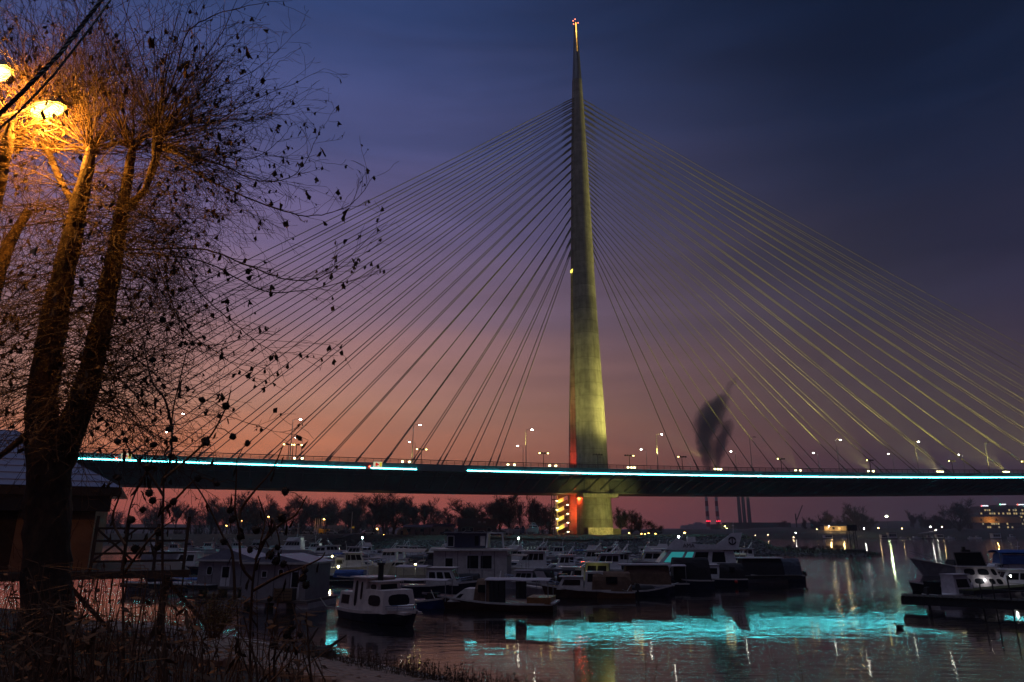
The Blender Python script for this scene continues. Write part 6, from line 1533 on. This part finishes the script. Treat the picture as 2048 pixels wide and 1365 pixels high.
def plane_tree():
    base = px(95, 1380, 9.2); o = thing("plane_tree", "forked pollarded tree lit orange by the street lamp, with bare shoots spreading right", "tree", (base.x, 9.2, 2.6))
    limb(o, [(92, 1480, 51.6, 9.2), (92, 1365, 46.4, 9.2), (94, 1150, 41.3, 9.2), (97, 1000, 39.6, 9.2), (98, 905, 38.7, 9.2), (98, 870, 31.0, 9.2)], "trunk", n=18)
    limb(o, [(95, 1000, 32.7, 9.2), (86, 890, 31.0, 9.2), (84, 800, 28.4, 9.2), (98, 700, 26.7, 9.2), (125, 560, 22.4, 9.15), (150, 450, 18.9, 9.1), (170, 360, 14.6, 9.0), (182, 305, 11.2, 9.0), (186, 285, 6.0, 9.0)], "stem", seed=3)
    limb(o, [(100, 960, 31.0, 9.2), (138, 870, 28.4, 9.25), (176, 770, 23.2, 9.3), (205, 640, 19.8, 9.35), (228, 520, 17.2, 9.35), (248, 400, 12.0, 9.3), (262, 315, 9.5, 9.2), (268, 285, 6.0, 9.2)], "stem", seed=8)
    limb(o, [(244, 430, 6.9, 9.3), (290, 380, 6.9, 9.2), (312, 320, 8.6, 9.0), (316, 280, 12.9, 9.0), (312, 255, 6.0, 9.0)], "stem", seed=5)
    limb(o, [(95, 850, 8.6, 9.2), (50, 872, 6.9, 9.0), (10, 905, 5.2, 8.8), (-60, 960, 5.2, 8.6)], "stem", seed=9)
    limb(o, [(158, 430, 6.9, 9.1), (120, 360, 6.9, 9.2), (95, 300, 6.9, 9.4)], "stem", seed=11)
    T = Twigs(31); r = T.r
    # branches one can follow in the picture, arching to the right
    for pix, rad in (([(318, 300, 9.0), (440, 330, 8.7), (520, 362, 8.6), (595, 345, 8.5), (640, 262, 8.5)], .013), ([(318, 305, 9.0), (440, 372, 8.7), (560, 420, 8.5), (625, 432, 8.5), (700, 410, 8.5), (748, 352, 8.5)], .014),
                     ([(250, 500, 9.2), (400, 498, 8.8), (480, 525, 8.7), (560, 556, 8.6), (630, 558, 8.6), (692, 520, 8.6), (756, 456, 8.6)], .014), ([(250, 505, 9.2), (400, 522, 8.9), (520, 580, 8.8), (600, 582, 8.8), (690, 565, 8.8), (752, 548, 8.8)], .012),
                     ([(300, 420, 9.1), (380, 560, 8.7), (460, 640, 8.6), (540, 700, 8.6), (600, 705, 8.6)], .011), ([(300, 480, 9.1), (360, 640, 8.7), (440, 710, 8.6), (510, 755, 8.6)], .011), ([(318, 290, 9), (420, 300, 8.8), (500, 318, 8.7), (560, 280, 8.7), (585, 245, 8.7)], .010),
                     ([(312, 260, 9), (350, 150, 8.8), (380, 60, 8.6), (470, 18, 8.4), (566, 2, 8.3)], .014), ([(312, 260, 9), (330, 160, 8.9), (362, 60, 8.8), (400, -40, 8.7)], .012), ([(318, 260, 9), (390, 190, 8.8), (440, 130, 8.7), (478, 95, 8.7)], .010),
                     ([(318, 270, 9), (400, 230, 8.8), (470, 210, 8.7), (490, 205, 8.7)], .009), ([(205, 640, 9.3), (300, 640, 8.9), (400, 690, 8.7), (500, 680, 8.6), (660, 690, 8.6)], .010), ([(176, 770, 9.3), (240, 760, 8.9), (310, 850, 8.7), (330, 930, 8.6)], .012),
                     ([(170, 800, 9.3), (280, 770, 8.9), (380, 780, 8.8), (480, 740, 8.7)], .009), ([(160, 830, 9.2), (260, 850, 8.9), (350, 850, 8.8), (430, 830, 8.7), (540, 860, 8.7), (590, 870, 8.6)], .009),
                     ([(120, 370, 9.2), (60, 340, 8.9), (0, 330, 8.7), (-60, 340, 8.6)], .012), ([(150, 440, 9.1), (70, 410, 8.9), (0, 420, 8.7), (-60, 450, 8.6)], .011), ([(130, 540, 9.1), (60, 560, 8.8), (0, 620, 8.7), (-40, 660, 8.6)], .010), ([(105, 660, 9.1), (50, 690, 8.9), (-10, 730, 8.8)], .010), ([(182, 300, 9), (170, 240, 9.0), (150, 120, 8.9), (165, -30, 8.8)], .012), ([(262, 300, 9.2), (268, 180, 9.1), (250, 60, 9.0), (270, -40, 8.9)], .012)):
        T.along(pix, rad, leaf=.24 if pix[-1][0] > 450 else .06)
    def fan(x, y, Y, n, dirf, L, rad=.008, droop=.0, up=.04, leaf=.045):
        for _ in range(n):
            p = px(x + r.uniform(-9, 9), y + r.uniform(-9, 9), Y); T.shoot(p, dirf(), r.uniform(*L), rad * r.uniform(.7, 1.2), 0, droop, up, .10, leaf)
    U = lambda a, b: r.uniform(a, b)
    fan(314, 268, 9.0, 56, lambda: Vector((U(-.7, 1.2), U(-.8, .5), U(.15, 1.2))), (1.0, 3.0), .009)
    fan(314, 290, 9.0, 50, lambda: Vector((U(.3, 1.1), U(-.7, .4), U(-.5, .4))), (.9, 2.6), .008, .03, .05, .10)
    fan(265, 295, 9.2, 70, lambda: Vector((U(-.9, .9), U(-.8, .5), U(.15, 1.2))), (.9, 2.8), .008)
    fan(182, 300, 9.0, 80, lambda: Vector((U(-1, .8), U(-.7, .6), U(.1, 1.2))), (.9, 2.8), .008)
    fan(95, 300, 9.4, 90, lambda: Vector((U(-1, .8), U(-.8, .5), U(-.1, 1.2))), (.9, 2.8), .008)
    fan(30, 300, 9.8, 90, lambda: Vector((U(-.8, .9), U(-.6, .5), U(.1, 1.2))), (1.0, 3.0), .008)
    for (x0, y0, x1, y1, n) in ((150, 450, 88, 840, 190), (250, 400, 165, 820, 300), (175, 340, 150, 450, 90), (290, 370, 318, 300, 40)):
        for _ in range(n):
            u = r.random(); side = r.choice((-1, 1, 1)); p = px(x0 + (x1 - x0) * u, y0 + (y1 - y0) * u, 9.2)
            T.shoot(p, Vector((side * U(.4, 1.1), U(-.8, .3), U(-.5, .35))), r.uniform(.7, 2.5), .007 * r.uniform(.6, 1.2), 0, .05, .03, .13, .05)
    T.build(o); put_leaves(o, T.tips, LEAF, 300, 5)
plane_tree()
def left_tree():
    b = px(-30, 1380, 10.4); o = thing("plane_tree", "second tree with pale blotched trunk leaning out of the left edge", "tree", (b.x, 10.4, 2.6))
    limb(o, [(-90, 1450, 32, 10.4), (-80, 900, 25, 10.4), (-45, 700, 21, 10.4), (-10, 560, 16, 10.3), (22, 480, 11, 10.2), (58, 420, 8, 10.1)], "trunk")
    limb(o, [(-60, 640, 18, 10.2), (-25, 470, 16, 9.6), (-2, 360, 14, 9.0), (16, 280, 12, 8.6), (22, 245, 7, 8.5)], "stem", seed=4)
    T = Twigs(77); r = T.r; U = lambda a, b: r.uniform(a, b)
    for (x, y, Y, n) in ((20, 260, 8.8, 22), (60, 425, 10.1, 16), (-20, 560, 10.2, 26), (-40, 700, 10.3, 22)):
        for _ in range(n): T.shoot(px(x + U(-8, 8), y + U(-20, 20), Y), Vector((U(-.5, 1.1), U(-.6, .5), U(-.2, 1.0))), U(.8, 1.9), .008, 0, .02, .03, .08, .03)
    T.build(o); put_leaves(o, T.tips, LEAF, 60, 6)
left_tree()

# ------------------------------------------------------------------ dead seed-head plants close to the camera
STALK = mat("dead_stalk", (.12, .062, .03), .8, var=.4, scale=12)
HEADM = mat("dry_seed_head", (.045, .028, .018), .95, var=.5, scale=40, bump=.8)
def head_meshes():
    out = []; r = random.Random(3)
    for k in range(4):
        q = MB(); n, m = 9, 6
        for i in range(1): pass
        rings = []
        for i in range(1, m):
            a = math.pi * i / m; rings.append([(.020 * math.sin(a) * math.cos(6.283 * j / n) * r.uniform(.7, 1.25), .020 * math.sin(a) * math.sin(6.283 * j / n) * r.uniform(.7, 1.25), -.018 * math.cos(a) * r.uniform(.9, 1.1)) for j in range(n)])
        q.loft(rings)
        for _ in range(26):                     # dry bracts sticking out
            d = Vector((r.gauss(0, 1), r.gauss(0, 1), r.gauss(0, 1))).normalized(); e = d.orthogonal().normalized() * .003; q.add([d * .015 - e, d * .015 + e, d * r.uniform(.022, .031)], [(0, 1, 2)])
        me = q.mesh("seed_head"); me.materials.append(HEADM); out.append(me)
    return out
HEADS = head_meshes(); DLEAF = leaf_meshes(mat("withered_leaf", (.055, .03, .016), .9, var=.4), "withered_leaf", .022)
def dead_plant(label, stems, heads, Y, seed, nl=26):
    b = px(stems[0][0][0], 1400, Y); o = thing("seed_head_plant", label, "plant", (b.x, Y, 3.2), 0, "dead seed-head plants in front"); r = random.Random(seed); allp = []
    for st in stems:
        C = [px(x, y, Y + (len(st) - i) * .02 + r.uniform(-.04, .04)) for i, (x, y) in enumerate(st)]; pts = []
        for k in range(len(C) - 1):
            a, b_, c, e = C[max(k - 1, 0)], C[k], C[k + 1], C[min(k + 2, len(C) - 1)]
            for s in range(6):
                f = s / 6; pts.append(.5 * ((2 * b_) + (c - a) * f + (2 * a - 5 * b_ + 4 * c - e) * f * f + (3 * b_ - a - 3 * c + e) * f ** 3))
        pts.append(C[-1]); n = len(pts); w0 = .0085 if len(st) > 3 else .005
        q = MB(); q.tube([p - o.location for p in pts], [w0 * (1 - .75 * i / n) + .001 for i in range(n)], 7); q.build("stem", STALK, o, smooth=True); allp += pts[n // 4:]
    for (x, y) in heads:
        p = px(x, y, Y); near = min(allp, key=lambda q: (q - p).length); o2 = link("seed_head", r.choice(HEADS), o, p - o.location); k = r.uniform(.85, 1.45) * (Y / 4.6); o2.scale = (k, k, k); o2.rotation_euler = (r.uniform(0, 3), r.uniform(0, 3), r.uniform(0, 3))
        if (near - p).length > .01:
            q = MB(); md = (near + p) / 2 + Vector((0, 0, .02)); q.tube([near - o.location, md - o.location, p - o.location], [.003, .0025, .002], 5); q.build("stalk", STALK, o)
    for _ in range(nl):
        p = r.choice(allp) + Vector((r.gauss(0, .02), r.gauss(0, .02), -.02)); o2 = link("withered_leaf", r.choice(DLEAF), o, p - o.location); k = r.uniform(.7, 1.6); o2.scale = (k * .6, k * .6, k * 1.9); o2.rotation_euler = (r.uniform(-.5, .5), r.uniform(-.5, .5), r.uniform(0, 6.3))
dead_plant("tall dead seed-head plant with two leaning stems in front of the bridge's left end",
           [[(330, 1420), (326, 1200), (325, 1060), (327, 992), (329, 957), (343, 908), (345, 830), (360, 760), (374, 700)], [(329, 957), (372, 921), (419, 875), (450, 820), (462, 780)], [(327, 992), (300, 950), (262, 905), (250, 882)], [(326, 1020), (350, 1000), (396, 957), (433, 967)], [(345, 860), (330, 800), (303, 760), (286, 676)]],
           [(236, 884), (251, 880), (307, 890), (341, 912), (349, 879), (411, 882), (296, 935), (305, 935), (396, 957), (298, 986), (306, 1001), (347, 1004), (337, 859), (466, 873), (326, 640), (305, 720), (404, 800), (452, 812)], 4.6, 1)
dead_plant("branching dead seed-head plant in front of the grey houseboat",
           [[(505, 1420), (500, 1300), (506, 1161), (520, 1090), (530, 1040), (516, 992)], [(506, 1161), (483, 1130), (478, 1060), (470, 1020), (472, 974), (474, 920)], [(520, 1090), (560, 1050), (591, 1030), (614, 992)], [(506, 1182), (560, 1152), (598, 1138), (640, 1118), (650, 1105)], [(480, 1040), (483, 1018), (511, 980), (544, 941), (565, 894)], [(511, 1120), (540, 1060), (545, 1038), (556, 1070), (560, 1095)], [(470, 1200), (465, 1110), (448, 1077), (410, 1000), (380, 955)]],
           [(412, 885), (495, 887), (571, 983), (465, 1039), (460, 1020), (564, 1036), (481, 1073), (448, 1083), (512, 1060), (555, 1095), (552, 1122), (567, 1128), (610, 1141), (606, 1156), (612, 1169), (434, 968), (500, 1100), (540, 1110)], 4.4, 2)
dead_plant("dark dead seed-head plant beside the terrace rails", [[(250, 1420), (246, 1200), (250, 1090), (262, 1010), (292, 945), (317, 900)], [(250, 1090), (225, 1040), (239, 990), (237, 956)], [(246, 1150), (290, 1090), (318, 1060), (350, 1040)]], [(237, 956), (262, 1040), (270, 1098), (317, 1093), (318, 1063), (285, 1020)], 4.9, 3)
dead_plant("low dead seed-head plant at the lower centre left", [[(560, 1440), (548, 1330), (560, 1270), (585, 1255)], [(548, 1330), (570, 1290), (600, 1268)], [(556, 1300), (535, 1240), (540, 1200)]], [(585, 1255), (574, 1268), (600, 1270), (540, 1198), (545, 1290)], 4.6, 4, 10)

def weeds():
    q = MB(); r = random.Random(9)
    # tangle of dry stalks filling the lower left corner
    for _ in range(430):
        Y = r.uniform(3.4, 9.0); x = r.uniform(-60, 620) * (1 if r.random() < .85 else .6); top = r.uniform(1120, 1345) + max(0, x - 330) * .3; 
        p0 = px(x + r.uniform(-60, 60), 1460, Y); p2 = px(x, top, Y); md = p0.lerp(p2, .55) + Vector((r.gauss(0, .06), r.gauss(0, .06), 0)); w = r.uniform(.0025, .007); tip = p2 + Vector((r.gauss(0, .1), 0, r.uniform(-.05, .03)))
        q.tube([p0, md, p2, tip], [w, w * .8, w * .5, w * .2], 4, cap=False)
        for k in range(r.randint(0, 3)):
            f = md.lerp(p2, r.random()); q.tube([f, f + Vector((r.gauss(0, .12), r.gauss(0, .08), r.uniform(-.08, .12)))], [w * .6, w * .3], 3, cap=False)
        for k in range(r.randint(0, 3)):
            f = md.lerp(p2, r.random()); d = Vector((r.gauss(0, 1), r.gauss(0, .6), r.gauss(-.4, .6))) * r.uniform(.03, .08); e = d.orthogonal().normalized() * .012; q.add([f, f + d * .5 + e, f + d, f + d * .5 - e], [(0, 1, 2, 3)])
    tag(q.build("dry_weeds", STALK), kind="stuff", label="tangle of dry weeds filling the lower left corner")
    # weeds at the water's edge
    q = MB()
    for _ in range(900):
        u = 3.1 + 1.9 * r.random() ** .9; s = r.uniform(.93, 1.015); p = bank_pt(u, s); h = r.uniform(.25, .8) * (1.15 if r.random() < .2 else 1) * (1 - .25 * max(0, u - 4)); t = p + Vector((r.gauss(0, .08), r.gauss(0, .08), h)); w = .010
        q.tube([p - Vector((0, 0, .1)), p.lerp(t, .6) + Vector((r.gauss(0, .02), 0, 0)), t], [w, w * .8, w * .4], 3, cap=False)
        for k in range(r.randint(2, 6)):
            f = p.lerp(t, r.uniform(.3, 1)); d = Vector((r.gauss(0, 1), r.gauss(0, 1), r.uniform(.1, 1))).normalized() * r.uniform(.03, .12); q.tube([f, f + d], [.007, .004], 3, cap=False)
            if r.random() < .5: q.ball(f + d, r.uniform(.012, .026), 5, 4)
    tag(q.build("shore_weeds", mat("shore_weed_dark", (.05, .035, .022), .9)), kind="stuff", label="dry weeds standing along the water's edge below the centre")
    q = MB()
    for x, h in ((985, .9), (1065, .7), (1180, 1.0), (1290, 1.1), (1300, .8), (1452, .9), (1560, .8), (1610, 1.1)):
        p = wl(x, 1392, 0); t = p + Vector((r.gauss(0, .12), 0, h + .25)); q.tube([p, p.lerp(t, .5) + Vector((r.gauss(0, .05), 0, 0)), t], [.012, .01, .004], 4, cap=False)
        for k in range(9):
            f = p.lerp(t, r.uniform(.35, 1)); q.tube([f, f + Vector((r.gauss(0, .1), r.gauss(0, .1), r.uniform(.03, .16)))], [.006, .003], 3, cap=False)
    tag(q.build("reed_stems", mat("shore_weed_dark", (.05,) * 3)), kind="stuff", label="a few thin dry stems rising at the bottom edge in front of the water")
weeds()
def shrub():
    p = px(428, 1262, 22); o = thing("leafy_shrub", "small leafy shrub with brownish green leaves left of the grey houseboat", "shrub", (p.x, 22, p.z)); r = random.Random(14); q = MB(); lf = MB(); zt = px(428, 1165, 22).z - p.z
    for _ in range(60):
        d = Vector((r.gauss(0, .35), r.gauss(0, .35), 1)).normalized(); L = zt * r.uniform(.6, 1.05); a = Vector((r.gauss(0, .1), r.gauss(0, .1), -.2)); b = a + d * L + Vector((r.gauss(0, .1), 0, 0)); q.tube([a, a.lerp(b, .5) + Vector((r.gauss(0, .05), 0, 0)), b], [.012, .008, .003], 3, cap=False)
        for k in range(42):
            f = a.lerp(b, r.uniform(.35, 1.05)) + Vector((r.gauss(0, .09), r.gauss(0, .09), r.gauss(0, .06))); e = Vector((r.gauss(0, 1), r.gauss(0, 1), r.gauss(0, 1))).normalized() * .028; g = e.orthogonal().normalized() * .014; lf.add([f - e, f + g, f + e, f - g], [(0, 1, 2, 3)])
    q.build("stems", STALK, o)["kind"] = "stuff"; l = lf.build("leaves", mat("shrub_leaf", (.13, .09, .025), .8, var=.5, scale=3), o); l["kind"] = "stuff"
shrub()
# ------------------------------------------------------------------ the air
def haze():
    q = MB(); q.box((0, 1650, 106.5), (7600, 3600, 217)); m = bpy.data.materials.new("evening_haze"); m.use_nodes = True; nt = m.node_tree; nt.nodes.remove(nt.nodes["Principled BSDF"])
    v = nt.nodes.new("ShaderNodeVolumePrincipled"); v.inputs["Color"].default_value = (.82, .82, .95, 1); v.inputs["Density"].default_value = 0.00028; v.inputs["Anisotropy"].default_value = .25
    nt.links.new(v.outputs[0], nt.nodes["Material Output"].inputs["Volume"])
    tag(q.build("haze", m), kind="stuff", label="thin violet evening haze over the river")
haze()
